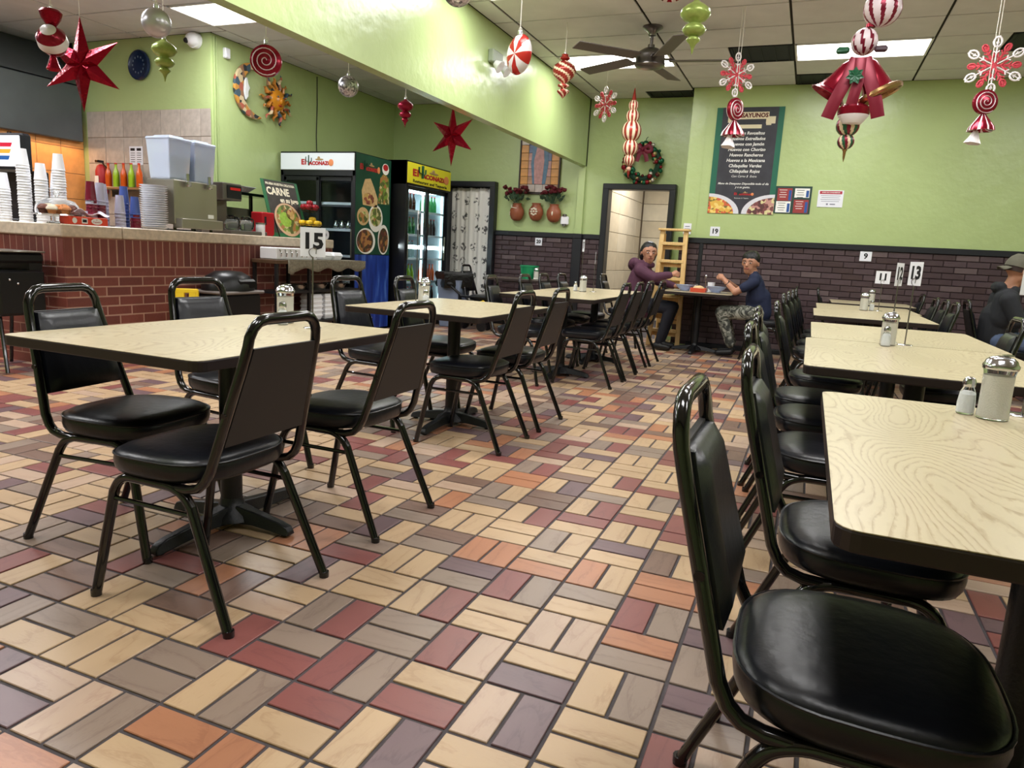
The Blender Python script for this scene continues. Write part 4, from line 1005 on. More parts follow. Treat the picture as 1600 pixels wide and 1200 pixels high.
for a in range(9): fruit('lemon', (-4.12+(.10 if a < 7 else .035)*math.cos(a*.897), 5.62+(.104 if a < 7 else .035)*math.sin(a*.897), ZC+.176+(.04 if a > 6 else 0)), 'yellow fruit in the lower basket, '+('right', 'right rear', 'rear middle', 'left rear', 'left', 'left front', 'right front', 'one of two on top, right', 'one of two on top, rear')[a], 'yellow fruit in the fruit stand', LMN, .040)
# cake dome with muffins
cd_ = thing('cake_stand', 'low glass cake stand with a glass dome over pastries', 'cake stand', (-4.16, 2.60, ZC))
MB().lathe([(.08, 0), (.075, .01), (.03, .02), (.03, .05), (.17, .062), (.175, .068), (.17, .07), (1e-6, .066)], 36).build('pedestal_plate', GLASS, cd_)
MB().lathe([(.150, .071), (.152, .10), (.145, .14), (.11, .175), (.05, .19), (.012, .195), (.012, .205), (.024, .215), (.026, .23), (.014, .245), (1e-6, .247)], 40).build('glass_dome', mat('dome_glass', (250, 252, 252), .02, trans=1, ior=1.12), cd_)
MUF = mat('muffin_brown', (190, 120, 66), .7, var=.25, vscale=40, bump=.5, bscale=60); MUD = mat('chocolate_muffin', (104, 58, 44), .7, var=.2, vscale=30, bump=.5, bscale=60); WRP = mat('cream_icing', (226, 214, 190), .6)
for a in range(7):
    ang = a*2*PI/6; rr_ = .085 if a < 6 else 0
    t = thing('muffin', ('%s muffin under the glass dome' % ('golden right', 'chocolate rear right', 'golden rear left', 'iced left', 'chocolate front left', 'iced front', 'golden centre')[a]), 'muffin', (-4.16+rr_*math.cos(ang), 2.60+rr_*math.sin(ang), ZC+.0685+(.0 if a < 6 else 0)), 0, 'muffins under the glass dome')
    MB().lathe([(.024, 0), (.033, .032)], 18).build('muffin_case', MUD if a % 3 == 1 else MUF, t); MB().lathe([(.033, .030), (.039, .038), (.034, .054), (.018, .066), (1e-6, .068)], 18).build('muffin_top', (MUF, MUD, MUF, WRP, MUD, WRP, MUF)[a], t)
# red and orange carton
bx = thing('candy_carton', 'flat red orange carton with white ovals below the cake dome', 'box', (-4.08, 2.76, ZC))
MB().box((0, 0, .03), (.10, .34, .06), bev=.002).build('carton_body', mat('carton_orange', (222, 70, 42), .5), bx)
pr = MB(); M0 = lambda y: T(.0505, y, .03) @ R(PI/2, 'Z') @ R(PI/2, 'X')
disc(pr, M0(-.12), .02, .022, 0); disc(pr, M0(.07), .048, .024, 0); pr.box((.0508, -.035, .03), (.001, .05, .04), 0); pr.box((.0514, -.035, .03), (.001, .035, .022), 1)
pr.text('El', .014, T(.0518, .07, .042) @ R(PI/2, 'Z') @ R(PI/2, 'X'), 2, .0002).text('Tapatio', .022, T(.0518, .07, .026) @ R(PI/2, 'Z') @ R(PI/2, 'X'), 2, .0002)
pr.build('carton_print', [WHT, INK, RED], bx)
t = tag(MB().grid(lambda u, v: (-.09+.18*u, -.16+.32*v, .075+.03*math.sin(u*7+v*4)*math.sin(v*9)+.02*u), 14, 18).build('paper_bag', mat('waxed_paper', (226, 220, 236), .5), None, (-4.13, 2.80, ZC), solid=.002), 'crumpled white bag lying across the red orange carton', 'bag')
# menu lightbox of the drink machine
dm = thing('drink_machine', 'black drink machine with a lit header of red yellow and blue stripes', 'drink machine', (-5.24, 2.98, 0), 0)
MB().box((0, .05, 1.72), (.50, .10, .33), bev=.02).box((0, .2, 1.36), (.46, .12, .44), bev=.01).box((0, .1, 1.14), (.5, .38, .03), bev=.01).build('machine_body', COOL, dm)
MB().box((0, -.003, 1.73), (.46, .012, .26), bev=.006).build('lit_header', mat('lit_white', (240, 244, 250), .4, emit=(240, 244, 255), estr=.55), dm)
st = MB()
for q, c in enumerate((0, 1, 2)): st.add([(-.23, -.0105, 1.80-q*.055), (.15-q*.018, -.0105, 1.80-q*.055), (.13-q*.018, -.0105, 1.765-q*.055), (-.23, -.0105, 1.765-q*.055)], [(3, 2, 1, 0)], c, None, False)
st.build('stripe_print', [mat('stripe_red', (206, 30, 60), .4), mat('stripe_yellow', (236, 176, 60), .4), mat('stripe_blue', (36, 96, 170), .4)], dm)
dm.location = (-5.36, 2.98, 0); dm.rotation_euler = (0, 0, math.radians(4))
# behind the counter: sauce bottles, extinguisher, pot
for q in range(9):
    k = (1, 3, 2, 0, 1, 3, 2, 4, 1)[q]
    bottle(k, (-6.47+q*.062, 4.92+(q % 2)*.05, 1.602), '%s sauce bottle, %s from the left on the steel wall shelf' % (BN[k], ('first', 'second', 'third', 'fourth', 'fifth', 'sixth', 'seventh', 'eighth', 'ninth')[q]), 'sauce bottles behind the counter', 1.15)
t = thing('rear_counter', 'dark rear counter along the tiled kitchen wall', 'counter', (0, 0, 0)); MB().box((-6.0, 4.76, .56), (1.86, .6, 1.12)).build('cabinet_body', DKC, t); MB().box((-6.0, 4.755, 1.135), (1.86, .62, .03), bev=.004).build('worktop', COOL, t)
t = thing('wall_shelf', 'narrow steel shelf on the kitchen tiles carrying the sauce bottles', 'shelf', (-6.22, 4.97, 1.585)); MB().box((0, 0, 0), (.66, .24, .03), bev=.004).build('shelf_board', STEEL, t); MB().box((-.28, .06, -.05), (.02, .12, .08)).box((.28, .06, -.05), (.02, .12, .08)).build('bracket', STEEL, t)
t = thing('fire_extinguisher', 'red fire extinguisher hanging on the tiled kitchen wall', 'fire extinguisher', (-6.70, 5.01, 1.53)); MB().lathe([(.06, 0), (.065, .02), (.065, .26), (.045, .32), (.02, .34)], 20).build('cylinder_body', RED, t); MB().box((0, -.02, .37), (.05, .09, .03), bev=.005).tube([(.03, 0, .35), (.09, 0, .30), (.08, 0, .12)], .009, seg=6).build('valve_handle', BLACKMETAL, t); MB().box((0, -.066, .14), (.06, .004, .12)).build('paper_label', WHT, t)
t = thing('steel_canister', 'steel canister with a black lid in front of the orange hearth tiles', 'canister', (-4.66, 3.02, ZC)); MB().lathe([(.055, 0), (.06, .15)], 22).build('canister_body', STEEL, t); MB().lathe([(.066, .15), (.066, .175), (1e-6, .18)], 22).build('canister_lid', BLACKMETAL, t)
t = thing('notice_sheet', 'small printed notice on the kitchen tiles above the sauce bottles', 'notice', (-6.20, YT-.02, 1.98)); MB().box((0, 0, 0), (.21, .004, .21)).build('sheet', PAPER, t)
pr = MB(); pr.box((-.05, -.003, .07), (.07, .001, .03), 0).box((.05, -.003, .07), (.07, .001, .03), 0)
for q in range(5):
    for s in (-1, 1): pr.box((s*.05, -.003, .03-q*.025), (.07, .001, .006), 0)
pr.build('print', INK, t)
# ---- bins and floor things on the left
BINP = mat('bin_black_plastic', (16, 17, 20), .35)
t = thing('trash_bin', 'black round-topped trash bin against the brick counter', 'trash bin', (-3.82, 4.02, 0))
MB().box((0, 0, .29), (.36, .52, .58), bev=.03).build('bin_body', BINP, t)
MB().box((0, 0, .585), (.40, .56, .03), bev=.01).build('grey_rim', mat('grey_rim', (120, 112, 108), .4), t)
MB().lathe([(.275, 0), (.27, .06), (.23, .13), (.14, .175), (1e-6, .185)], 28, M=T(0, 0, .60) @ S(.74, 1, 1)).build('dome_lid', BINP, t)
MB().box((.17, .05, .66), (.05, .24, .10), bev=.02).build('flap_door', mat('flap_dark', (8, 9, 12), .3), t)
t = thing('booster_stand', 'black bin box on splayed legs at the left edge of the photo', 'bin', (-4.36, 2.28, 0))
MB().box((0, 0, .60), (.44, .36, .34), bev=.02).build('box_body', BINP, t); MB().box((0, 0, .86), (.44, .36, .08), bev=.02).box((0, .12, .80), (.40, .1, .08)).build('box_lid', BINP, t); MB().box((0, 0, .905), (.45, .37, .012), bev=.004).build('steel_rim', STEEL, t)
for sx in (-1, 1):
    for sy in (-1, 1): MB().tube([(sx*.13, sy*.13, .44), (sx*.24, sy*.17, .01)], .014, seg=8).build('leg', BLACKMETAL, t)
for q in (0, 1): MB().sph((.225, -.10+q*.06, .70-.03*q), .010, seg=8, rings=5).build('steel_knob', CHROME, t)
ws = thing('floor_sign', 'yellow folding wet floor sign standing before the brick counter', 'floor sign', (-3.66, 3.36, 0), math.radians(40)); ws.scale = (.66, 1, 1)
YP = mat('yellow_plastic', (226, 190, 20), .35)
for s in (-1, 1):
    M_ = T(0, s*.02, .64) @ R(s*math.radians(14), 'X') @ T(0, 0, -.64)
    b = MB(); b.box((-.135, 0, .32), (.03, .012, .62), M=M_, bev=.004).box((.135, 0, .32), (.03, .012, .62), M=M_, bev=.004).box((0, 0, .62), (.28, .014, .035), M=M_, bev=.004).box((0, 0, .30), (.26, .010, .42), M=M_).box((-.07, 0, .57), (.10, .012, .09), M=M_).box((.08, 0, .57), (.08, .012, .09), M=M_)
    b.build('sign_panel', YP, ws)
MB().text('CAUTION', .045, T(0, -.095, .40) @ R(math.radians(76), 'X') @ T(0, 0, 0), 0, .001, bold=.002).build('lettering', INK, ws)
gb = thing('waste_basket', 'grey waste basket with a black liner beside the yellow-topped cooler', 'waste basket', (-3.40, 7.95, 0))
MB().lathe([(.19, 0), (.20, .02), (.255, .66), (.265, .67)], 4, M=R(PI/4, 'Z') @ T(0, 0, 0), smooth=False).build('basket_body', mat('grey_plastic', (128, 140, 164), .45), gb, bevel=.015)
MB().lathe([(.262, .56), (.272, .60), (.266, .66), (.285, .74), (.27, .78), (.235, .74), (.22, .6)], 16, M=R(PI/4, 'Z'), rib=lambda a, z: (1/max(abs(math.cos(a)), abs(math.sin(a))))*.78*(1+.03*math.sin(a*9+z*40)) ).build('liner_bag', mat('bag_black', (14, 14, 17), .25, bump=1, bscale=25), gb)
cr = thing('folded_cart', 'low black folded cart on the floor in front of the curtain', 'cart', (-2.98, 7.75, 0))
MB().box((0, 0, .30), (.52, .22, .04), bev=.01).box((.02, 0, .46), (.50, .05, .03), bev=.008).box((-.22, 0, .38), (.03, .05, .2)).box((.22, 0, .38), (.03, .05, .2)).build('cart_frame', BINP, cr)
MB().tube([(-.2, 0, .47), (-.36, -.04, .60)], .018, seg=8).sph((-.38, -.045, .62), (.07, .03, .03), seg=12, rings=6).build('cart_handle', BINP, cr)
for s in (-1, 1):
    for q in (-1, 1): MB().cyl((0, 0, -.02), .07, .04, M=T(s*.18, q*.10, .072) @ R(PI/2, 'X'), seg=18).build('wheel', BINP, cr)
MB().box((.18, 0, .2), (.03, .2, .18)).box((-.18, 0, .2), (.03, .2, .18)).build('fork', STEEL, cr)
ys = tag(MB().grid(lambda u, v: (-.17+.34*u, -.14+.28*v, .36+.09*math.exp(-((u-.5)**2+(v-.5)**2)*9)+.02*math.sin(u*13)*math.cos(v*11)), 18, 16).build('yellow_cloth', mat('yellow_cloth', (214, 178, 30), .7), None, (-2.80, 7.60, -.03), solid=.006), 'bright yellow cleaning cloth heaped on the folded cart', 'cloth')

# ================================================================= WALL DECOR
t = thing('breakfast_poster', 'tall dark breakfast menu poster headed DESAYUNOS on the green wall', 'poster', (.388, YM-.004, 2.385))
MB().box((0, 0, 0), (.805, .006, 1.29)).build('poster_sheet', mat('poster_green_band', (30, 100, 78), .5), t)
pm = MB(); pm.add([(-.33, -.0036, -.50), (-.40, -.0036, -.50), (-.40, -.0036, -.645), (.40, -.0036, -.645), (.40, -.0036, -.50), (.335, -.0036, -.50), (.335, -.0036, .645), (-.33, -.0036, .645)], [(0, 1, 2, 3, 4, 5, 6, 7)], 0, None, False)
pm.build('slate_panel', mat('poster_slate', (54, 54, 62), .5, var=.2, vscale=6), t)
rb = MB(); P0 = lambda x, z, n=1: onback(x, -.0036-.0008*n, z)
rb.box((0, 0, 0), (.42, .085, .002), 0, P0(.015, .545, 2)).box((0, 0, 0), (.10, .075, .002), 0, P0(-.21, .50, 1)).box((0, 0, 0), (.11, .085, .002), 0, P0(.25, .49, 1)).box((0, 0, 0), (.06, .02, .002), 0, P0(.23, .44, 1)).box((0, 0, 0), (.34, .045, .002), 0, P0(-.02, .415, 1))
rb.build('ribbon_banner', mat('parchment', (226, 214, 182), .6), t)
MB().text('DESAYUNOS', .07, P0(.015, .545, 5), 0, .0004, bold=.003).build('heading', mat('maroon_print', (96, 30, 30), .6), t)
LINES = [(l, .053, .335-q*.0655, .2, .0012) for q, l in enumerate(('Huevos Revueltos', 'Huevos Extrellados', 'Huevos con Jamón', 'Huevos con Chorizo', 'Huevos Rancheros', 'Huevos a la Mexicana', 'Chilaquiles Verdes', 'Chilaquiles Rojos'))]
LINES += [('Con Carne $  Extra', .038, -.185, .3, 0), ('Menu de Desayuno Disponible todo el dia', .036, -.275, .3, .0006), ('y a su gusto.', .036, -.318, .3, .0006), ('Restaurant  &  Taqueria', .018, -.452, 0, 0)]
for l, sz, z, shr, bo in LINES: MB().text(l, sz, P0(0, z, 2), 0, .0003, bold=bo, shear=shr).build('menu_line', WHT, t)
pr = MB()
for sg in (-1, 1):
    edge = [(sg*.40, -.40)]+[(sg*(.40-.385*math.sin(PI/2*i/10)), -.645+.245*math.cos(PI/2*i/10)) for i in range(11)]+[(sg*.40, -.645)]
    inner = [(sg*.40, -.44)]+[(sg*(.40-.32*math.sin(PI/2*i/10)), -.645+.205*math.cos(PI/2*i/10)) for i in range(11)]+[(sg*.40, -.645)]
    for pts, mi, d in ((edge, 0, .0048), (inner, 1 if sg < 0 else 2, .0060)):
        vs = [(x, -d, z) for x, z in pts]; pr.add(vs, [tuple(range(len(vs)))] if sg > 0 else [tuple(reversed(range(len(vs))))], mi, None, False)
pr.build('plate_picture', [mat('plate_rim_print', (214, 214, 222), .5), F_EGG, F_BEEF], t)
logo(t, P0(.02, -.40, 2) @ S(1, .8, 1), .24)
t = thing('price_board', 'small framed price board with red and white quarters beside the big poster', 'poster', (1.0, YM-.004, 1.925))
MB().box((0, 0, 0), (.42, .006, .33)).build('board_frame', mat('board_dark_green', (34, 62, 54), .5), t)
pb = MB(); PR = mat('price_red', (150, 56, 56), .6); PBL = mat('price_blue', (40, 82, 150), .6)
for (x, z, w_, h_, mi) in ((-.10, .065, .17, .15, 1), (.10, .085, .17, .11, 0), (-.105, -.085, .17, .135, 0), (.10, -.075, .17, .16, 1)):
    pb.box((x, -.0038, z), (w_, .001, h_), mi); pb.box((x+.062, -.0044, z-.01), (.032, .001, h_-.03), 2)
    for q in range(4): pb.box((x-.02, -.0044, z+h_/2-.022-q*.028), (.09-(q % 2)*.02, .001, .006), 3 if mi == 0 else 0)
pb.build('price_panels', [WHT, PR, PBL, INK], t)
t = thing('notice_card', 'white notice card with a red heading band on the green wall', 'notice', (1.425, YM-.004, 1.95))
MB().box((0, 0, 0), (.285, .005, .20)).build('card_sheet', PAPER, t)
nb = MB().box((0, -.003, .072), (.25, .001, .035), 0)
for q in range(4): nb.box((0, -.003, .035-q*.022), (.22-(q % 2)*.02, .001, .005), 1)
nb.box((-.03, -.003, -.065), (.02, .001, .02), 1).box((.03, -.003, -.065), (.06, .001, .012), 1); nb.text('AVISO DE CONSUMIDOR', .018, onback(0, -.0038, .072), 2, .0002, bold=.0004)
nb.build('card_print', [mat('notice_red', (170, 40, 60), .5), mat('grey_text', (120, 122, 140), .6), WHT], t)
# tile picture with rays
pic = thing('tile_picture', 'framed painted tile picture of a robed figure in a golden glow', 'picture', (-2.54, YB-.02, 2.44))
TP = {'g': mat('tile_gold', (206, 144, 66), .3, var=.2, vscale=10), 'b': mat('tile_blue', (86, 104, 140), .3, var=.25, vscale=10), 'p': mat('tile_rose', (186, 140, 134), .3, var=.2, vscale=10), 'w': mat('tile_pale', (196, 184, 178), .3, var=.2, vscale=10), 'n': mat('tile_tan', (176, 134, 104), .3, var=.3, vscale=10)}
rowsP = ['nwwwn', 'wbwbw', 'gbwbg', 'gpwbg', 'gpppg', 'gpppg', 'gnpng', 'nwwwn']
tcache = {}
for r, row in enumerate(rowsP):
    for c, k in enumerate(row):
        if k not in tcache:
            o = MB().box((0, 0, 0), (.116, .008, .107), bev=.003).build('picture_tile', TP[k]); tcache[k] = o.data; bpy.data.objects.remove(o)
        o = bpy.data.objects.new('picture_tile', tcache[k]); COL.objects.link(o); o.parent = pic; o.location = (-.24+c*.12, -.006, .39-r*.1115)
fr = MB()
for s in (-1, 1): fr.box((s*.31, -.004, 0), (.022, .03, .95), bev=.004).box((0, -.004, s*.465), (.642, .03, .022), bev=.004)
fr.box((0, .006, 0), (.62, .01, .93)); fr.build('dark_frame', mat('frame_brown', (50, 36, 30), .4), pic)
fg = MB()
fg.prism([(-.10, -.33), (.10, -.33), (.135, -.05), (.12, .18), (.06, .31), (0, .34), (-.06, .31), (-.12, .18), (-.135, -.05)], 0, .004, 0, onback(0, -.010, 0))
fg.prism([(-.07, -.33), (.05, -.33), (.07, 0), (.05, .2), (-.05, .2), (-.09, 0)], 0, .003, 1, onback(0, -.0142, 0)); disc(fg, onback(0, -.0145, .245), .035, .045, 2, .003)
fg.build('robed_figure', [mat('robe_blue', (84, 120, 150), .4, var=.2, vscale=20), mat('robe_rose', (192, 142, 140), .4, var=.2, vscale=20), mat('face_tan', (176, 132, 104), .5)], pic)
# clay pots and roses
CLAY = mat('terracotta', (150, 84, 56), .4, var=.12, vscale=10)
def pot(x, z, deco, label):
    t = thing('clay_pot', label, 'pot', (x, YB-.06, z), 0, 'clay wall pots')
    MB().lathe([(.045, -.13), (.085, -.10), (.112, -.03), (.108, .03), (.075, .08), (.062, .10), (.075, .125), (.068, .125), (.055, .10), (.06, .05)], 30, sy=.7).build('pot_body', CLAY, t, angle=60)
    d = MB()
    if deco == 0: d.tube([(-.07, -.058, .10), (-.06, -.062, .055)], .008, seg=6).tube([(-.05, -.066, .06), (.02, -.072, .05)], .006, seg=6).tube([(-.09, -.052, 0), (-.10, -.035, -.05)], .006, seg=6)
    elif deco == 1:
        for a in range(8): d.sph((-.01+.04*math.cos(a*PI/4), -.072, .0+.045*math.sin(a*PI/4)), (.022, .01, .014), M=None, seg=8, rings=5)
        d.sph((-.01, -.078, 0), (.016, .008, .016), seg=8, rings=5)
    else: d.sph((0, -.074, -.01), (.014, .008, .032), seg=8, rings=6)
    d.build('painted_motif', mat('motif_cream', (228, 220, 200), .5), t)
    return t
pot(-2.85, 1.70, 0, 'terracotta wall pot holding roses, left of the three'); pot(-2.545, 1.71, 1, 'terracotta wall pot with a white flower motif and no roses'); pot(-2.265, 1.70, 2, 'terracotta wall pot holding roses, right of the three')
ROSE = mat('dark_red_rose', (92, 14, 28), .6, var=.3, vscale=40); LEAF = mat('rose_leaf', (44, 70, 46), .55, var=.25, vscale=30)
def roses(x, z, label, seed):
    t = thing('rose_bouquet', label, 'roses', (x, YB-.12, z), 0, 'rose bouquets'); rg = random.Random(seed)
    heads = []
    for k in range(17):
        px, pz = rg.uniform(-.20, .20), rg.uniform(.17, .27)-abs(rg.uniform(-.04, .04)); py = rg.uniform(-.06, .03)
        heads.append((px, py, pz)); MB().tube([(px*.15, 0, .02), (px*.6, py*.6, pz*.55), (px, py, pz)], .0035, seg=5).build('rose_stem', LEAF, t)
        rh = MB().lathe([(1e-6, -.025), (.022, -.018), (.034, .0), (.033, .018), (.024, .024), (.018, .012), (.012, .022), (1e-6, .016)], 10, rib=lambda a, zz: 1+.12*math.sin(a*5+zz*90)); o = rh.build('rose_head', ROSE, t, (px, py, pz), (rg.uniform(-.5, .5), rg.uniform(-.6, .6), rg.uniform(0, 6)))
    for k in range(26):
        a = rg.uniform(-1.2, 1.2); r = rg.uniform(.05, .19); MB().add([(0, 0, 0), (.022, .006, .035), (0, .0, .085), (-.022, .006, .035)], [(0, 1, 2, 3)], 0, None, False).build('leaf', LEAF, t, (math.sin(a)*r*.9, rg.uniform(-.05, .03), .02+math.cos(a)*r*.75), (rg.uniform(-.6, .6), a+rg.uniform(-.6, .6), rg.uniform(-.6, .6)), solid=.0015)
roses(-2.85, 1.81, 'bouquet of dark red roses in the left clay pot', 3); roses(-2.265, 1.81, 'bouquet of dark red roses in the right clay pot', 4)
t = thing('paper_dispenser', 'small white wall box with grey ends beside the right clay pot', 'wall box', (-2.10, YB-.03, 1.60)); MB().box((0, 0, 0), (.12, .05, .12), bev=.012).build('box_body', WHITE, t); MB().cyl((0, -.01, .06), .03, .03, seg=14).cyl((0, -.01, -.08), .03, .03, seg=14).build('grey_knob', NICKEL, t)
t = thing('security_camera', 'small black-eyed camera under the beam beside the tile picture', 'security camera', (-2.16, YB-.05, 2.53)); MB().box((0, 0, .02), (.08, .08, .05), bev=.01).build('mount', WHITE, t); MB().sph((-.01, -.04, 0), .032, seg=14, rings=8).build('lens_ball', INK, t)
t = thing('dome_camera', 'white dome security camera at the top of the kitchen wall', 'security camera', (-5.24, YT-.06, 3.20)); MB().sph((0, 0, 0), (.085, .075, .075)).cyl((0, 0, 0), .085, .055, M=R(-PI/2, 'X')).build('dome_shell', WHITE, t, angle=60); MB().sph((-.03, -.055, -.02), (.038, .03, .030), seg=14, rings=8).build('dark_lens', INK, t)
t = thing('wall_sensor', 'small white sensor box at the wall corner below the ceiling', 'sensor', (XL+.02, 5.32, 3.12)); MB().box((0, 0, 0), (.05, .08, .11), bev=.01).build('sensor_body', WHITE, t); MB().box((.026, 0, -.02), (.003, .05, .03)).build('lens_window', PAPER, t)
tag(MB().tube([(XL+.012, 5.12+.02, CEIL-.02), (XL+.012, 5.14, .9)], .010, seg=8).tube([(XL+.012, 5.18, CEIL-.02), (XL+.012, 5.18, 1.2)], .008, seg=8).build('conduit_pipe', mat('conduit_paint', (160, 176, 120), .4)), 'thin painted conduit running down the green wall corner', 'pipe')
tag(MB().tube([(XL+.006, 6.95, CEIL-.03), (XL+.008, 6.955, 2.9), (XL+.006, 6.94, 2.5), (XL+.01, 6.95, 2.22)], .006, seg=6).build('power_cord', INK), 'black cord hanging down the green wall to the first cooler', 'cord')
# talavera moon and sun
TAL = food('talavera_paint', [(196, 140, 60), (60, 84, 100), (176, 90, 70), (210, 190, 150), (40, 44, 52), (150, 110, 80)], 16)
t = thing('moon_plaque', 'painted ceramic crescent moon on the green wall', 'wall ornament', (XL+.03, 5.72, 2.80))
out = []
n = 26
for i in range(n+1):
    a = math.radians(62+236*i/n); out.append((.31*math.cos(a), .31*math.sin(a)))
for i in range(n+1):
    a = math.radians(298-236*i/n); k = max(0, math.sin(PI*i/n)); out.append(((.31-.135*k**.7)*math.cos(a)+.0, (.31-.135*k**.7)*math.sin(a)))
MB().prism(out, -.02, .02, 0, R(PI/2, 'Z') @ R(PI/2, 'X')).build('crescent', TAL, t, bevel=.01)
MB().prism([(-.155, .10), (-.12, .13), (-.10, .06), (-.075, .02), (-.10, -.02), (-.105, -.08), (-.14, -.12), (-.165, -.05)], -.022, .03, 0, R(PI/2, 'Z') @ R(PI/2, 'X')).build('white_face', mat('glazed_white', (222, 226, 226), .2), t, bevel=.006)
t = thing('sun_plaque', 'painted ceramic sun with wavy rays on the green wall', 'wall ornament', (XL+.03, 6.12, 2.78))
ML = R(PI/2, 'Z') @ R(PI/2, 'X')
MB().sph((0, 0, .02), (.125, .13, .055), seg=24, rings=10, M=ML).sph((0, -.01, .075), (.022, .04, .03), seg=12, rings=8, M=ML).sph((.05, .035, .065), (.028, .02, .012), seg=10, rings=6, M=ML).sph((-.05, .035, .065), (.028, .02, .012), seg=10, rings=6, M=ML).build('sun_face', mat('sun_orange', (214, 140, 34), .25, var=.15, vscale=12), t)
MB().sph((0, -.065, .068), (.035, .012, .01), seg=10, rings=6, M=ML).build('sun_mouth', mat('sun_lips', (176, 60, 40), .3), t)
MB().sph((-.05, .035, .078), (.016, .010, .008), seg=8, rings=5, M=ML).sph((.05, .035, .078), (.016, .010, .008), seg=8, rings=5, M=ML).build('sun_eye', mat('grey_blue_glaze', (90, 100, 108), .3), t)
for k in range(14):
    a = 2*PI*k/14; L = .20 if k % 2 else .15
    pts = [(math.cos(a)*(.11+L*q/6)+math.sin(a)*.018*math.sin(q*1.6), math.sin(a)*(.11+L*q/6)-math.cos(a)*.018*math.sin(q*1.6), .012) for q in range(7)]
    MB().tube(pts, [.030, .034, .036, .034, .028, .018, .006], 0, 8, flat=.5, M=ML, up=(0, 0, 1)).build('wavy_ray', TAL if k % 2 else mat('sun_ray_orange', (190, 124, 52), .3, var=.25, vscale=14), t)
t = thing('plate_clock', 'round dark blue plate clock on the kitchen wall', 'clock', (-6.09, YT-.02, 2.98))
MB().lathe([(.165, 0), (.165, .02), (.15, .028), (.13, .018), (1e-6, .018)], 36, M=R(PI/2, 'X')).build('rim', mat('cobalt_plate', (18, 34, 66), .25), t)
mk = MB()
for k in range(12): mk.box((.088*math.sin(k*PI/6), -.021, .088*math.cos(k*PI/6)), (.012, .002, .02), M=None)
mk.build('hour_mark', mat('mark_grey', (96, 112, 130), .5), t)
# wreath
wr_ = thing('christmas_wreath', 'wreath of red green and gold balls with a red bow above the open door', 'wreath', (-1.005, YB-.06, 2.41))
MB().tube([(.215*math.cos(a*PI/12), 0, .215*math.sin(a*PI/12)) for a in range(24)], .045, 0, 8, closed=True).build('ring_base', mat('wreath_green', (22, 60, 40), .7), wr_)
BC = [mat('ball_red', (130, 22, 34), .22, .4), mat('ball_green', (22, 92, 62), .22, .4), mat('ball_gold', (178, 160, 110), .25, .6), mat('ball_brown', (90, 42, 40), .25, .4), mat('ball_silver', (214, 210, 200), .2, .7)]
bm_ = []
for c in BC:
    o = MB().sph((0, 0, 0), 1, seg=12, rings=8).build('ball', c); bm_.append(o.data); bpy.data.objects.remove(o)
rg = random.Random(9)
for k in range(92):
    a = rg.uniform(0, 2*PI); q = rg.uniform(0, 2*PI); rr_ = .215+.058*math.cos(q)
    o = bpy.data.objects.new('ball', bm_[rg.choices(range(5), (.34, .24, .2, .12, .1))[0]]); COL.objects.link(o); o.parent = wr_; s_ = rg.uniform(.018, .036)
    o.scale = (s_,)*3; o.location = (rr_*math.cos(a), -.025-.035*abs(math.sin(q)), rr_*math.sin(a))
BOW = mat('bow_maroon', (112, 16, 46), .5)
b = MB()
for s in (-1, 1):
    b.tube(fillet([(0, -.10, .17), (s*.08, -.11, .23), (s*.13, -.10, .17), (s*.08, -.11, .13), (0, -.10, .17)], .03), .026, flat=.3, seg=8).tube([(0, -.10, .165), (s*.05, -.10, .09), (s*.07, -.10, .01)], .028, flat=.2, seg=8)
b.sph((0, -.115, .17), .028, seg=10, rings=6); b.build('bow', BOW, wr_); MB().tube([(0, 0, .24), (.02, 0, .33), (.04, 0, .35)], .005, seg=5).build('hook_wire', LEAF, wr_)

# ================================================================= HANGING ORNAMENTS
FOILR = mat('red_foil', (150, 12, 40), .22, .75, bump=.9, bscale=22); REDG = mat('red_ornament', (140, 18, 42), .2, .5); CANW = mat('ornament_white', (228, 222, 224), .35); GLIT = glitter('silver_glitter', 70, (90, 90, 98), (235, 235, 240))
GRO = mat('lime_ornament', (146, 164, 84), .28, .3, var=.15, vscale=30); CREAM = mat('ornament_cream', (226, 206, 176), .35); PINKW = mat('ornament_pink', (222, 206, 212), .35); GOLD = mat('ornament_gold', (160, 128, 84), .25, .8); DGR = mat('ornament_dark_green', (30, 90, 60), .35)
CORD = mat('white_cord', (228, 224, 214), .6)
def hang(t, z, top=None):
    """cord from the ornament top up to the ceiling"""
    zc = (CEIL if top is None else top)-t.location.z
    MB().tube([(0, 0, z), (.003, 0, (z+zc)/2), (0, 0, zc)], .0028, seg=5).tube([(.012*math.cos(a*PI/5), 0, z+.008+.012*math.sin(a*PI/5)) for a in range(10)], .002, seg=5, closed=True).build('cord', CORD, t)
    MB().lathe([(.014, z-.02), (.014, z), (.006, z+.004)], 12).build('cap', CHROME, t)
def orn(name, label, x, y, z, cat='ornament', rz=0, g='hanging Christmas ornaments'): return thing(name, label, cat, (x, y, z), rz, g)
swirl = lambda n, tw, a=0, b=1: (lambda u, z, i: a if ((u*n+z*tw) % 1) < .5 else b)
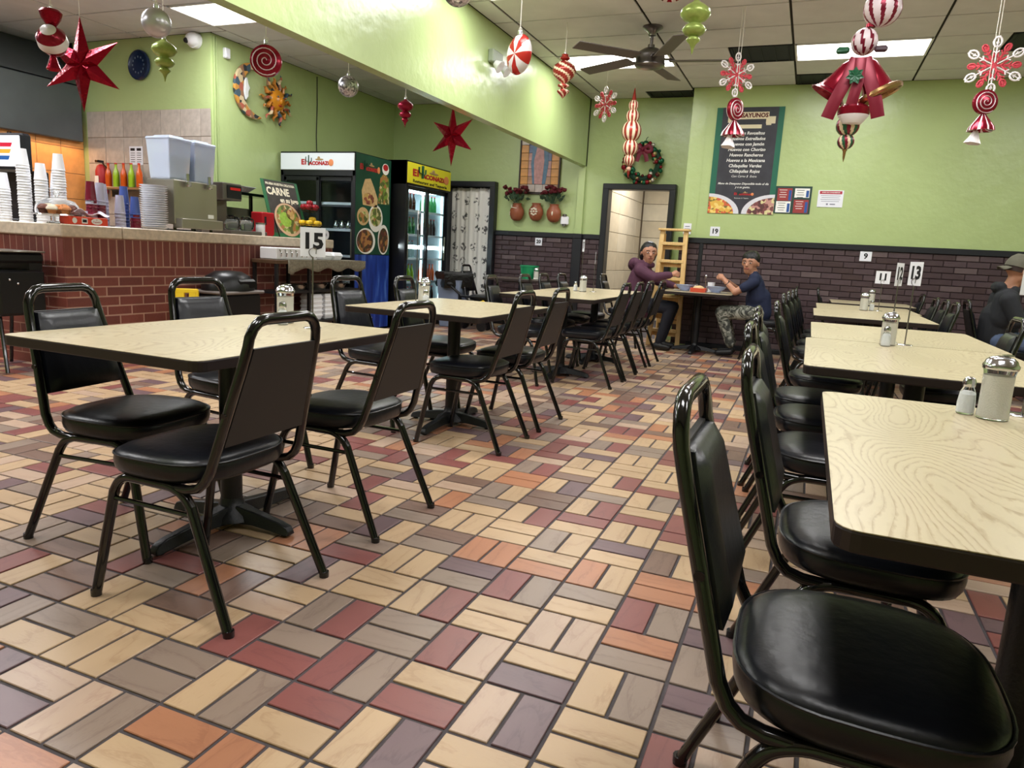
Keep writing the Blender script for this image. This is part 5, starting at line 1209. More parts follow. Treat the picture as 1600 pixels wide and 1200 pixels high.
# six pointed foil stars
def star(x, y, z, R0, rz, label, tilt=0):
    t = orn('foil_star', label, x, y, z, 'star', rz, 'red foil stars')
    for k in range(6):
        a = PI/2+k*PI/3+tilt; r1 = R0*.36; L = R0*(1.0 if k % 3 == 0 else .98)
        p = [(0, 0, .0)]
        tip = (L*math.cos(a), 0, L*math.sin(a)); l = (r1*math.cos(a+PI/6), 0, r1*math.sin(a+PI/6)); r = (r1*math.cos(a-PI/6), 0, r1*math.sin(a-PI/6))
        f = (r1*.55*math.cos(a), -R0*.13, r1*.55*math.sin(a)); bk = (f[0], R0*.13, f[2]); c = (0, -R0*.035, 0); c2 = (0, R0*.035, 0)
        MB().add([tip, l, f, r, bk, c, c2], [(0, 2, 1), (0, 3, 2), (1, 2, 5), (2, 3, 5), (0, 1, 4), (0, 4, 3), (1, 6, 4), (4, 6, 3)], 0, None, False).build('star_point', FOILR, t)
    MB().tube([(0, 0, R0), (0, 0, CEIL-z)], .0015, seg=4).build('cord', CORD, t)
star(-3.46, 2.33, 2.20, .31, math.radians(18), 'large red foil star hanging over the serving counter at the left'); star(-2.18, 5.37, 2.22, .30, math.radians(-12), 'red foil star hanging behind the green beam')
# candy piece at far left
t = orn('candy_ornament', 'white and red striped candy ornament with foil ends, left of the big star', -2.75, 1.61, 2.12, rz=.3)
Mx = R(math.radians(28), 'Y'); MB().lathe([(1e-6, -.085), (.04, -.075), (.075, -.03), (.078, .02), (.05, .068), (1e-6, .085)], 30, M=Mx @ R(PI/2, 'Z') @ R(PI/2, 'X') @ R(.9, 'Z') @ R(PI/2, 'X'), matfn=lambda u, z, i: 1 if abs((z+.085)*12 % 1-.5) < .22 else 0).build('candy_body', [CANW, REDG], t)
MB().lathe([(.02, .07), (.05, .115), (.058, .145), (.045, .16), (.01, .162)], 14, rib=lambda a, z: 1+.14*math.sin(a*7)).build('foil_ruffle', FOILR, t); MB().lathe([(.014, -.08), (.024, -.115), (.038, -.15), (.03, -.158), (.01, -.14)], 12, rib=lambda a, z: 1+.14*math.sin(a*6)).build('foil_tail', FOILR, t); hang(t, .17)
def ball(x, y, z, r, label, m_):
    t = orn('glitter_ball', label, x, y, z, 'ornament', 0, 'silver balls'); MB().sph((0, 0, 0), r, seg=26, rings=16).build('ball_body', m_, t); hang(t, r+.015); return t
ball(-2.23, 1.85, 2.25, .078, 'smooth silver ball hanging above the green finial ornament', mat('silver_satin', (190, 188, 192), .3, .6, var=.15, vscale=6)); ball(-2.45, 3.98, 2.39, .085, 'silver glitter ball hanging behind the middle of the beam', GLIT); ball(-.585, 2.30, 2.44, .080, 'silver glitter ball cut by the top edge of the photo', GLIT)
def finial(x, y, z, k, m_, label, rings=3):
    t = orn('finial_ornament', label, x, y, z, 'ornament', 0, 'stacked finial ornaments')
    MB().lathe([(r*k, h*k) for r, h in ((1e-6, -1.9), (.05, -1.75), (.1, -1.5), (.2, -1.25), (.42, -1.05), (.45, -.95), (.3, -.8), (.28, -.76), (.6, -.62), (.78, -.35), (.6, -.1), (.34, .02), (.34, .06), (.7, .22), (.98, .55), (.92, .85), (.6, 1.12), (.25, 1.32), (.12, 1.5), (.12, 1.6))], 32).build('finial_body', m_, t, angle=80)
    hang(t, 1.62*k); return t
finial(-3.03, 2.63, 2.30, .085, GRO, 'small lime green finial ornament hanging in front of the kitchen wall'); finial(-2.64, 5.22, 2.43, .082, mat('crimson_ornament', (150, 24, 56), .25, .6), 'crimson finial ornament hanging behind the beam'); finial(.51, 3.20, 2.47, .090, GRO, 'big lime green finial ornament right of the ceiling fan')
# lollipop swirls
def lolly(parent, z, r, rz=0, M=None, name='swirl_disc'):
    M = (M or Matrix.Identity(4))
    d = MB().lathe([(1e-6, -.022), (r*.8, -.02), (r, -.012), (r, .012), (r*.8, .02), (1e-6, .022)], 36, M=T(0, 0, z) @ M @ R(PI/2, 'X')).build(name, REDG, parent)
    for s in (-1, 1):
        pts = [((r*.06+r*.88*q/60)*math.cos(q*.30), s*.0225*(1 if q < 46 else 1-.1*(q-46)/14), (r*.06+r*.88*q/60)*math.sin(q*.30)) for q in range(61)]
        MB().tube(pts, r*.085, 0, 6, flat=.35, M=T(0, 0, z) @ M, up=(0, 1, 0)).build('white_spiral', CANW, parent)
t = orn('swirl_ornament', 'round red and white swirl lollipop ornament over the moon plaque', -2.08, 2.56, 2.22, rz=math.radians(30)); lolly(t, 0, .098); hang(t, .125)
t = orn('peppermint_ornament', 'peppermint disc ornament hanging before the beam, seen half from the side', -.42, 2.79, 2.24, rz=math.radians(-30))
MB().lathe([(1e-6, -.035), (.07, -.03), (.105, -.012), (.112, .0), (.105, .012), (.07, .03), (1e-6, .035)], 48, M=R(PI/2, 'X'), matfn=lambda u, z, i: int((u*10+(z*2)) % 2)).build('mint_disc', [CANW, mat('coral_red', (196, 50, 44), .25, .3)], t, angle=80); hang(t, .13)
# striped bulb with spiral
t = orn('spiral_bulb', 'red bulb ornament with cream spiral stripes, right of the peppermint disc', -1.11, 5.59, 2.80)
MB().lathe(dense([(1e-6, -.21), (.02, -.19), (.055, -.155), (.06, -.14), (.02, -.115), (.055, -.10), (.055, -.085), (.02, -.07), (.05, -.05), (.10, .0), (.115, .045), (.10, .09), (.05, .125), (.025, .14), (.05, .15), (.045, .165), (.03, .175), (.035, .19), (.01, .20)], 4), 80, matfn=lambda u, z, i: (1 if ((u*5+z*16) % 1) < .36 and z < .13 else 0)).build('bulb_body', [mat('brick_red_ornament', (168, 60, 52), .25, .5), CREAM], t, angle=80); hang(t, .205)
# column of striped balls
t = orn('striped_column', 'tall column of red and cream striped balls beside the wreath', -.995, 7.99, 2.70)
for z, r in ((.30, .065), (.17, .085), (-.01, .125), (-.21, .10), (-.36, .07), (-.47, .03)):
    MB().sph((0, 0, z), (r, r, r*1.08), 0, 40, 14, matfn=lambda u, zz, i: 1 if (u*10) % 1 < .58 else 0).build('striped_ball', [mat('brick_red_ornament'), CREAM], t)
MB().lathe([(.03, .36), (.02, .42), (.006, .5), (1e-6, .52)], 12).lathe([(.02, -.50), (.012, -.54), (1e-6, -.58)], 10).build('spike', mat('brick_red_ornament'), t); MB().tube([(0, 0, .5), (0, 0, CEIL-2.70)], .002, seg=4).build('cord', CORD, t)
def flake(x, y, z, R0, label, rz):
    t = orn('snowflake', label, x, y, z, 'snowflake', rz, 'red and white snowflakes')
    GR = mat('red_glitter', (196, 66, 78), .5, .2, bump=.6, bscale=200)
    for k in range(6):
        a = PI/2+k*PI/3; A = R(-(a-PI/2), 'Y'); w = MB(); r_ = MB(); s = R0
        w.tube([(0, -.006, s*.10), (0, -.006, s*.62)], s*.022, seg=5).tube([(s*.13*math.sin(q*PI/6)*(1 if q < 12 else 1), -.006, s*.80+s*.17*math.cos(q*PI/6)*-1) for q in range(12)], s*.036, seg=5, closed=True).tube([(-s*.06, -.006, s*1.0), (0, -.006, s*.93), (s*.06, -.006, s*1.0)], s*.03, seg=5).tube([(0, -.006, s*.68), (0, -.006, s*.92)], s*.02, seg=5)
        w.tube([(-s*.10, -.006, s*.50), (0, -.006, s*.42), (s*.10, -.006, s*.50)], s*.026, seg=5); w.tube([(-s*.05, -.006, s*.80), (0, -.006, s*.70), (s*.05, -.006, s*.80)], s*.02, seg=5)
        o = MB(); o.v = [tuple(A @ Vector(v)) for v in w.v]; o.f = w.f; o.mi = w.mi; o.sm = w.sm; o.build('white_arm', CANW, t)
        for sg in (-1, 1): r_.tube([(0, 0, s*.18), (sg*s*.20, 0, s*.48)], s*.032, seg=5); w.v
        A2 = R(-(a-PI/2)-PI/6, 'Y')
        r_.tube([(0, 0, 0), (0, 0, s*.80)], s*.05, seg=5, flat=.4).tube([(s*.09*math.sin(q*PI/5), 0, s*.70-s*.13*math.cos(q*PI/5)) for q in range(10)], s*.035, seg=5, closed=True).tube([(-s*.16, 0, s*.34), (0, 0, s*.22), (s*.16, 0, s*.34)], s*.035, seg=5).tube([(-s*.12, 0, s*.54), (0, 0, s*.42), (s*.12, 0, s*.54)], s*.03, seg=5)
        o = MB(); o.v = [tuple(A2 @ Vector(v)) for v in r_.v]; o.f = r_.f; o.mi = r_.mi; o.sm = r_.sm; o.build('red_arm', GR, t)
    MB().tube([(0, 0, R0), (0, 0, CEIL-z)], .002, seg=4).build('cord', CORD, t)
    return t
flake(-.965, 6.6, 2.735, .185, 'red and white snowflake hanging left of the ceiling fan, with nothing below it', math.radians(-28)); f2_ = flake(.50, 5.56, 2.74, .185, 'red and white snowflake hanging in front of the breakfast poster', math.radians(38)); flake(2.36, 5.07, 2.62, .20, 'largest red and white snowflake, hanging at the right edge of the photo', 0)
def candy_chain(x, y, z, k, rz, label):
    t = orn('wrapped_candy_ornament', label, x, y, z, rz=rz, g='wrapped candy ornaments'); lolly(t, 0, .10*k)
    MB().lathe([(.02*k, -.10*k), (.09*k, -.20*k), (.10*k, -.235*k), (.05*k, -.225*k), (.01, -.15*k)], 24, rib=lambda a, zz: 1+.10*math.sin(a*6), matfn=lambda u, zz, i: int(u*16) % 2).build('striped_wrapper', [CANW, REDG], t, angle=80)
    MB().lathe([(.018*k, -.24*k), (.04*k, -.30*k), (.062*k, -.345*k), (.05*k, -.335*k), (.012, -.25*k)], 16, M=R(.15, 'Y'), rib=lambda a, zz: 1+.12*math.sin(a*5)).build('white_ruffle', CANW, t)
    MB().tube([(0, 0, .10*k), (0, 0, CEIL-z)], .002, seg=4).build('cord', CORD, t)
candy_chain(.53, 5.50, 2.44, .95, math.radians(55), 'swirl candy ornament hanging under the snowflake before the poster'); candy_chain(2.33, 5.0, 2.355, .85, math.radians(20), 'swirl candy ornament hanging under the rightmost snowflake')
t = orn('candy_wrapper_ornament', 'red and white striped wrapper ornament cut by the top edge of the photo', .49, 2.55, 2.46)
MB().lathe([(.02, .05), (.05, .02), (.062, -.05), (.05, -.06), (.01, -.04)], 24, rib=lambda a, zz: 1+.1*math.sin(a*6), matfn=lambda u, zz, i: int(u*12) % 2).sph((0, 0, .09), .06, 0, 20, 10, matfn=lambda u, zz, i: int(u*12) % 2).build('wrapper_body', [CANW, FOILR], t); hang(t, .155)
# bell cluster
t = orn('bell_cluster', 'big hanging cluster of striped balls and red bells at the right', 1.43, 3.52, 2.16, 'ornament', 0, None)
PW = [PINKW, mat('maroon_stripe', (122, 22, 48), .3, .4)]
MB().sph((.03, 0, .43), (.102, .102, .098), 0, 108, 40, M=R(.12, 'Y'), matfn=lambda u, zz, i: 1 if ((u*9+i*.025) % 1) < .36 else 0).build('striped_ball', PW, t); MB().sph((.01, 0, .25), (.072, .072, .075), 0, 36, 16, matfn=lambda u, zz, i: 1 if ((u*8+i*.06) % 1) < .36 else 0).build('striped_ball', PW, t)
MB().cyl((.03, 0, .325), .025, .02).build('maroon_collar', REDG, t)
MB().lathe([(.03, .10), (.05, .06), (.07, -.03), (.10, -.10), (.135, -.125), (.125, -.125), (.06, -.05)], 30, M=T(-.09, 0, .06) @ R(.55, 'Y') @ S(.85, .85, .95)).build('bell', REDG, t, angle=80); MB().lathe([(.03, .10), (.06, .06), (.08, -.03), (.10, -.10), (.13, -.135), (.12, -.135), (.06, -.05)], 30, M=T(.07, -.03, .06) @ R(-.45, 'Y') @ S(.85, .85, .95)).build('bell', REDG, t, angle=80)
MB().tube([(.105*math.cos(a*PI/14), .09*math.sin(a*PI/14), 0) for a in range(28)], .022, 0, 8, closed=True, M=T(.125, -.03, -.045) @ R(-.45, 'Y')).build('gold_bell_rim', GOLD, t)
b = MB()
for s, e in ((-1, .10), (1, .07)):
    b.tube([(s*.02, -.09, .14), (s*.06, -.12, .02), (s*(.09+e*.2), -.12, -.10), (s*(.10+e*.4), -.11, -.19)], .036, flat=.15, seg=8, up=(1, 0, 0))
b.tube([(0, -.10, .14), (0, -.13, .0), (-.02, -.12, -.12)], .03, flat=.2, seg=8, up=(1, 0, 0)); b.build('ribbon', mat('ribbon_wine', (120, 24, 44), .35, .3), t)
MB().lathe([(1e-6, -.06), (.05, -.055), (.085, -.01), (.09, .03), (.06, .05), (1e-6, .055)], 28, M=T(0, -.06, -.16), matfn=lambda u, z, i: 1 if i < 2 else 0).build('candy_body', [REDG, CANW], t)
lf = MB()
for a in range(7): lf.add([(0, 0, 0), (.02, -.008, .02), (.0, -.004, .05), (-.02, -.008, .02)], [(0, 1, 2, 3)], 0, T(-.02, -.15, .03) @ R(a*.9, 'Y'), False)
lf.box((-.10, -.03, .20), (.07, .03, .035), bev=.01).build('holly_leaves', DGR, t, solid=.003)
MB().box((.10, -.03, .20), (.07, .03, .035), bev=.01).build('dark_bow_end', mat('bow_dark', (70, 50, 60), .4), t)
GS = [CREAM, DGR, mat('maroon_stripe')]
MB().sph((-.02, 0, -.215), (.066, .066, .062), 0, 72, 28, matfn=lambda u, zz, i: int((u*9+i*.035)*2) % 3).build('striped_ball', GS, t); MB().sph((-.02, 0, -.305), (.048, .048, .046), 0, 72, 28, matfn=lambda u, zz, i: int((u*9+i*.035)*2) % 3).build('striped_ball', GS, t)
MB().cyl((-.02, 0, -.262), .02, .02).lathe([(.016, -.352), (.010, -.36), (.006, -.40), (1e-6, -.425)], 10, M=T(-.02, 0, 0)).build('gold_spike', GOLD, t); hang(t, .545)
# ceiling fan
fan = thing('ceiling_fan', 'brushed nickel ceiling fan with grey blades', 'ceiling fan', (-.35, 5.88, CEIL))
MB().lathe([(.075, 0), (.078, -.012), (.06, -.022), (.032, -.05), (.028, -.075), (.012, -.08), (.012, -.14), (.026, -.145), (.028, -.17), (.06, -.18), (.085, -.20), (.105, -.215), (.11, -.24), (.11, -.29), (.115, -.295), (.115, -.315), (.10, -.325), (.06, -.335), (1e-6, -.338)], 36).build('motor_housing', NICKEL, fan, angle=50)
BL = mat('fan_blade_grey', (98, 92, 90), .5)
fan.scale = (1.25, 1.25, 1.12)
for a in [math.radians(8+72*q) for q in range(5)]:
    A = R(a, 'Z')
    MB().box((.40, 0, -.268), (.52, .125, .008), M=A @ T(0, 0, 0) @ R(.18, 'X') @ T(0, 0, 0), bev=.003).build('fan_blade', BL, fan); MB().box((.13, 0, -.262), (.10, .05, .006), M=A, bev=.002).build('blade_bracket', NICKEL, fan)
# spot lamp on the beam
t = thing('emergency_light', 'twin head emergency light fixed high on the green beam', 'emergency light', (-1.83+.03, 5.50, 2.97)); MB().box((0, 0, 0), (.06, .24, .12), bev=.01).build('battery_box', mat('fixture_grey', (150, 160, 140), .5), t)
for s in (-1, 1): MB().lathe([(.03, 0), (.05, .05), (.062, .07), (.055, .072), (1e-6, .06)], 18, M=T(.04, s*.09, -.07) @ R(2.2, 'Y')).build('lamp_head', WHITE, t)
# curtain
def curtain():
    g = N('curtain_cloth'); tc = g.n('ShaderNodeTexCoord'); mp = g.n('ShaderNodeMapping'); mp.inputs['Scale'].default_value = (5.6, 5.6, 4.4); g.l(tc.outputs['Object'], mp.inputs[0])
    v = g.n('ShaderNodeTexVoronoi', i_Scale=1.0); v.inputs['Randomness'].default_value = .35; v.voronoi_dimensions = '2D'
    sx = g.n('ShaderNodeSeparateXYZ'); g.l(mp.outputs[0], sx.inputs[0]); cb_ = g.n('ShaderNodeCombineXYZ'); g.l(sx.outputs['X'], cb_.inputs['X']); g.l(sx.outputs['Z'], cb_.inputs['Y']); g.l(cb_.outputs[0], v.inputs['Vector'])
    r = g.ramp(v.outputs['Distance'], [(.24, (1, 1, 1, 1)), (.32, (0, 0, 0, 1))]); nz = g.n('ShaderNodeTexNoise', i_Scale=26.0, i_Detail=3.0); g.l(tc.outputs['Object'], nz.inputs['Vector'])
    r2_ = g.ramp(nz.outputs['Fac'], [(.48, (0, 0, 0, 1)), (.54, (1, 1, 1, 1))]); mu = g.n('ShaderNodeMath', operation='MULTIPLY'); g.l(r.outputs[0], mu.inputs[0]); g.l(r2_.outputs[0], mu.inputs[1])
    mx = g.n('ShaderNodeMix', data_type='RGBA'); mx.inputs[6].default_value = lin((248, 246, 242)); mx.inputs[7].default_value = lin((96, 96, 96)); g.l(mu.outputs[0], mx.inputs[0]); g.l(mx.outputs[2], g.b.inputs['Base Color']); g.b.inputs['Roughness'].default_value = .9
    return g.m
tag(MB().grid(lambda u, v: (-3.98+.74*u, YB-.01+.012*math.sin(u*24+.6*math.sin(v*3))+.006*math.sin(u*61+v*2), .14+1.90*v), 90, 24).build('curtain', curtain(), solid=.003), 'pale curtain with small grey printed motifs closing the narrow doorway', 'curtain')
tag(MB().tube([(-3.97, YB-.01, 2.045), (-3.25, YB-.01, 2.045)], .012).build('curtain_rod', BLACKMETAL), 'thin black rod carrying the pale printed curtain', 'rod')
# ladder
lad = thing('step_ladder', 'pale wooden step ladder standing beside the open door', 'ladder', (-.38, 8.10, 0))
PINE = grain_mat('pine_wood', (222, 186, 124), (190, 146, 84), .5, (9, 1.6), 8, .4, True, 'Y')
HL = 1.49
for s in (-1, 1):
    MB().add([(s*.19-.028, -.02, 0), (s*.19+.028, -.02, 0), (s*.19+.028, .04, 0), (s*.19-.028, .04, 0), (s*.15-.028, .10, HL), (s*.15+.028, .10, HL), (s*.15+.028, .16, HL), (s*.15-.028, .16, HL)], [(3, 2, 1, 0), (4, 5, 6, 7), (0, 1, 5, 4), (1, 2, 6, 5), (2, 3, 7, 6), (3, 0, 4, 7)], 0, None, False).build('side_rail', PINE, lad, bevel=.004)
    MB().tube([(s*.15, .34, 0), (s*.13, .17, HL-.04)], .02, seg=4).build('rear_leg', PINE, lad)
for q in range(6): z = .20+q*.225; MB().box((0, .0+.12*z/HL+.03, z), (.36-.05*z/HL, .11, .04), bev=.004).build('tread', PINE, lad); MB().box((0, .03+.12*z/HL+.03, z-.05), (.34-.05*z/HL, .015, .05)).build('tread_brace', PINE, lad)
MB().box((0, .14, HL+.012), (.40, .16, .028), bev=.006).build('top_cap', PINE, lad)
for q in (1, 2): MB().box((0, .34-.14*q/3, .3*q), (.28, .02, .05)).build('rear_crossbar', PINE, lad)

t = thing('wall_note', 'small white paper note taped to the wall above the ladder top', 'note', (-.25, YM+.006, 1.53)); MB().box((0, 0, 0), (.10, .006, .14)).build('note_sheet', PAPER, t); MB().box((0, -.004, .03), (.06, .001, .01)).box((0, -.004, .0), (.07, .001, .006)).build('note_print', mat('grey_text'), t)

# ================================================================= FOOD AND BUCKET
BLU = mat('grey_blue_ceramic', (150, 162, 188), .25); SOUP = mat('soup', (150, 96, 50), .4, var=.3, vscale=40)
for (x, y, l) in ((-.10, 7.72, 'grey blue bowl of soup in front of the person in the plum hoodie'), (.27, 7.75, 'grey blue bowl of soup in front of the person in the navy shirt')):
    t = thing('soup_bowl', l, 'bowl', (x, y, .75), 0, 'soup bowls'); MB().lathe([(.05, 0), (.055, .012), (.10, .045), (.118, .07), (.122, .072), (.112, .07), (.09, .04), (.04, .018), (1e-6, .016)], 30).build('bowl_body', BLU, t); MB().lathe([(.104, .058), (.06, .064), (1e-6, .066)], 24).build('soup', SOUP, t)
    p = thing('dinner_plate', 'white plate under the '+l.split(' of')[0]+(' at left' if x < 0 else ' at right'), 'plate', (x, y-.0, .75), 0)
    MB().lathe([(.07, 0), (.135, .004), (.14, .007), (.12, .006), (1e-6, .003)], 30).build('plate_body', WHITE, p); t.location.z = .7545
t = thing('red_basket', 'orange red basket between the two soup bowls', 'basket', (.08, 7.62, .75)); MB().lathe([(.10, 0), (.12, .002), (.125, .05), (.118, .05), (.112, .006)], 4, M=R(PI/4, 'Z') @ S(1, 1, 1), smooth=False).build('basket_body', mat('basket_red', (196, 76, 50), .5), t, bevel=.006); MB().sph((0, 0, .045), (.07, .06, .035), seg=12, rings=8).build('tortilla_chips', TORT, t)
t = thing('drink_cup', 'white cup at the elbow of the person in the navy shirt', 'cup', (.19, 7.90, .75)); MB().lathe([(.034, 0), (.045, .12), (.042, .12), (.03, .004)], 24).build('cup_body', FOAM, t); MB().lathe([(.043, .112), (1e-6, .112)], 20).build('drink_surface', SOUP, t)
t = thing('sauce_jar', 'small glass sauce jar with a chrome top behind the basket', 'jar', (0.0, 7.95, .75)); MB().lathe([(.03, 0), (.035, .04), (.028, .07)], 20).build('jar_body', WHITE, t); MB().lathe([(.03, .07), (.03, .085), (1e-6, .095)], 20).build('jar_top', CHROME, t)
tag(MB().tube([(.12, 7.96, .77), (.11, 7.95, .92)], .003, seg=6).sph((.11, 7.95, .935), (.014, .006, .02), seg=10, rings=6).lathe([(.03, 0), (.032, .06), (.029, .06), (.02, .004)], 16, M=T(.12, 7.96, .75)).build('spoon_cup', CHROME), 'steel cup with an upright spoon on the table of the two diners', 'cup')
t = thing('green_bucket', 'green plastic bucket on the dark table under sticker 20', 'bucket', (-2.32, 8.12, .75)); MB().lathe([(.10, 0), (.105, .004), (.13, .17), (.136, .17), (.136, .185), (.126, .185), (.10, .01), (1e-6, .008)], 28).build('bucket_body', mat('green_plastic', (24, 134, 84), .4), t); MB().tube([(.132*math.cos(a*PI/10), -.01-.04*math.sin(a*PI/10), .17-.06*math.sin(a*PI/10)) for a in range(11)], .003, seg=5).build('bail_handle', WHITE, t)

# ================================================================= PEOPLE
import numpy as np
SKM = mat('skin_tan', (176, 126, 100), .5, var=.06, vscale=20); HAIR = mat('black_hair', (18, 16, 18), .35, bump=.6, bscale=120)
EYEW = mat('eye_white', (224, 218, 212), .3); LIP = mat('lips', (150, 82, 76), .5); BROW = mat('eyebrow', (40, 30, 28), .7)
def person(label, root, prims, mats, face, voxel=.008):
    """prims: (tag, a, b, ra, rb) tapered capsules in world space, merged into one skin by a voxel remesh"""
    t = thing('person', label, 'person', root)
    mb = MB()
    for (tg, a, b, ra, rb) in prims:
        a, b = Vector(a), Vector(b); ax = b-a; L = ax.length
        if L < 1e-5: mb.sph(tuple(a), ra if hasattr(ra, '__len__') else (ra,)*3, seg=20, rings=14); continue
        q = ax.to_track_quat('Z', 'Y').to_matrix().to_4x4(); n = 6
        prof = [(max(1e-5, ra*math.cos(PI/2*(1-i/n))), -ra*math.sin(PI/2*(1-i/n))) for i in range(n)]+[(ra, 0), (rb, L)]+[(max(1e-5, rb*math.cos(PI/2*i/n)), L+rb*math.sin(PI/2*i/n)) for i in range(1, n+1)]
        mb.lathe(prof, 18, M=T(*a) @ q)
    tmp = mb.build('tmp', SKM); r = tmp.modifiers.new('r', 'REMESH'); r.mode = 'VOXEL'; r.voxel_size = voxel
    s_ = tmp.modifiers.new('s', 'SMOOTH'); s_.factor = .5; s_.iterations = 4
    dg = bpy.context.evaluated_depsgraph_get(); dg.update()
    me = bpy.data.meshes.new_from_object(tmp.evaluated_get(dg)); bpy.data.objects.remove(tmp)
    nf = len(me.polygons); c = np.empty(nf*3); me.polygons.foreach_get('center', c); c = c.reshape(-1, 3)
    best = np.full(nf, 1e9); idx = np.zeros(nf, int)
    for (tg, a, b, ra, rb) in prims:
        a, b = np.array(a, float), np.array(b, float); ab = b-a; L2 = ab@ab
        if L2 < 1e-9:
            rr_ = np.array(ra if hasattr(ra, '__len__') else (ra,)*3); d = (np.linalg.norm((c-a)/rr_, axis=1)-1)*rr_.min()
        else:
            u = np.clip(((c-a)@ab)/L2, 0, 1); d = np.linalg.norm(c-a-u[:, None]*ab, axis=1)-(ra+(rb-ra)*u)
        m_ = d < best; best[m_] = d[m_]; idx[m_] = tg
    me.materials.clear()
    for q in mats: me.materials.append(q)
    me.polygons.foreach_set('material_index', idx.astype('int32')); me.polygons.foreach_set('use_smooth', np.ones(nf, bool)); me.name = 'body'
    v = np.empty(len(me.vertices)*3, 'f'); me.vertices.foreach_get('co', v); v = v.reshape(-1, 3)-np.array(root, 'f'); me.vertices.foreach_set('co', v.ravel()); me.update()
    ob = bpy.data.objects.new('body', me); COL.objects.link(ob); ob.parent = t
    hc, fd = Vector(face['c'])-Vector(root), Vector(face['d']).normalized(); sd_ = fd.cross(Vector((0, 0, 1))).normalized(); up = sd_.cross(fd)
    HM = Matrix((( sd_.x, fd.x, up.x, hc.x), (sd_.y, fd.y, up.y, hc.y), (sd_.z, fd.z, up.z, hc.z), (0, 0, 0, 1)))
    if face.get('features', True):
        for s in (-1, 1):
            e = MB().sph((s*.036, .090, .008), (.015, .010, .0065), M=HM, seg=12, rings=8).build('eye', EYEW, t); MB().sph((s*.036, .0985, .008), (.008, .005, .0072), M=HM, seg=10, rings=6).build('iris', INK, e)
            MB().tube([(s*.016, .101, .030), (s*.036, .103, .036), (s*.056, .088, .030)], .0045, seg=5, M=HM).build('eyebrow', BROW, t)
        MB().tube([(-.026, .094, -.060), (0, .103, -.058), (.026, .094, -.060)], .0065, seg=6, M=HM).build('mouth', LIP, t)
    return t, HM
def head(tg, c, d, skin=0):
    c = Vector(c); d = Vector(d).normalized(); s = d.cross(Vector((0, 0, 1))).normalized(); P = lambda x, y, z: tuple(c+s*x+d*y+Vector((0, 0, z)))
    out = [(skin, P(0, 0, .02), P(0, -.012, .03), .096, .094), (skin, P(0, .010, -.06), P(0, .032, -.075), .074, .056), (skin, P(0, .038, -.02), P(0, .045, -.05), .062, .056)]
    out += [(skin, P(0, .096, .002), P(0, .114, -.024), .010, .016)]
    for k in (-1, 1): out += [(skin, P(k*.094, -.005, .005), P(k*.098, -.012, -.025), .014, .010)]
    return out
def hand(tg, wrist, palm, d, side, curl=.5):
    """palm capsule, four fingers of different length and a thumb from the side of the palm"""
    w_, p = Vector(wrist), Vector(palm); d = Vector(d).normalized(); sd2 = Vector(side).normalized(); dn = d.cross(sd2)
    if dn.z > 0: dn = -dn
    out = [(tg, tuple(w_), tuple(p), .024, .028), (tg, tuple(p-sd2*.016), tuple(p+d*.03-sd2*.018), .016, .014), (tg, tuple(p+sd2*.016), tuple(p+d*.03+sd2*.018), .016, .014)]
    for k, L in enumerate((.030, .034, .032, .025)):
        b0 = p+d*.038+sd2*(.027-k*.018); m1 = b0+d*L*.8+dn*L*curl*.6; m2 = m1+d*L*.35+dn*L*curl*1.1
        out += [(tg, tuple(b0), tuple(m1), .0088, .0082), (tg, tuple(m1), tuple(m2), .0082, .007)]
    tb = p+sd2*.026-d*.01; t1 = tb+sd2*.022+d*.022+dn*.01; out += [(tg, tuple(tb), tuple(t1), .011, .0095), (tg, tuple(t1), tuple(t1+d*.022-sd2*.006), .0095, .008)]
    return out
# person in the plum hoodie, facing +X, looking round at the camera
PLUM = mat('plum_fleece', (78, 42, 62), .8, var=.12, vscale=10, bump=.25, bscale=30); PANT = mat('black_trousers', (22, 24, 34), .8, bump=.2, bscale=40); SHOE = mat('black_shoe', (18, 18, 20), .5)
Y0 = 7.72; X0 = -.70
HD = (.42, -.91, -.05)
pr = []
pr += head(0, (X0+.13, Y0-.05, 1.185), HD)
pr += [(0, (X0+.09, Y0-.01, 1.02), (X0+.12, Y0-.03, 1.11), .062, .060)]
pr += [(1, (X0-.02, Y0, .55), (X0+.02, Y0, .72), .185, .175), (1, (X0+.0, Y0-.07, .70), (X0+.04, Y0-.08, .90), .145, .12), (1, (X0+.0, Y0+.07, .70), (X0+.04, Y0+.08, .90), .145, .12), (1, (X0+.06, Y0-.14, .975), (X0+.06, Y0+.14, .975), .085, .085), (1, (X0-.05, Y0, .50), (X0+.07, Y0, .50), .185, .17),
       (1, (X0-.04, Y0-.06, 1.05), (X0-.07, Y0+.06, 1.03), .075, .08), (1, (X0+.06, Y0-.09, 1.04), (X0+.0, Y0-.12, 1.05), .055, .055), (1, (X0+.02, Y0-.08, 1.03), (X0-.04, Y0-.02, 1.05), .05, .055), (1, (X0+.12, Y0-.09, 1.04), (X0+.16, Y0+.03, 1.04), .04, .04)]
pr += [(1, (X0+.08, Y0-.20, .96), (X0+.24, Y0-.23, .89), .078, .066), (1, (X0+.24, Y0-.23, .89), (X0+.40, Y0-.17, .93), .064, .045), (1, (X0+.38, Y0-.175, .925), (X0+.42, Y0-.165, .932), .047, .045)]
pr += hand(0, (X0+.43, Y0-.16, .935), (X0+.475, Y0-.145, .945), (.9, .3, .05), (0, .2, 1), .7)
pr += [(1, (X0+.08, Y0+.19, .93), (X0+.22, Y0+.24, .84), .075, .062), (1, (X0+.22, Y0+.24, .84), (X0+.42, Y0+.17, .80), .060, .044)]
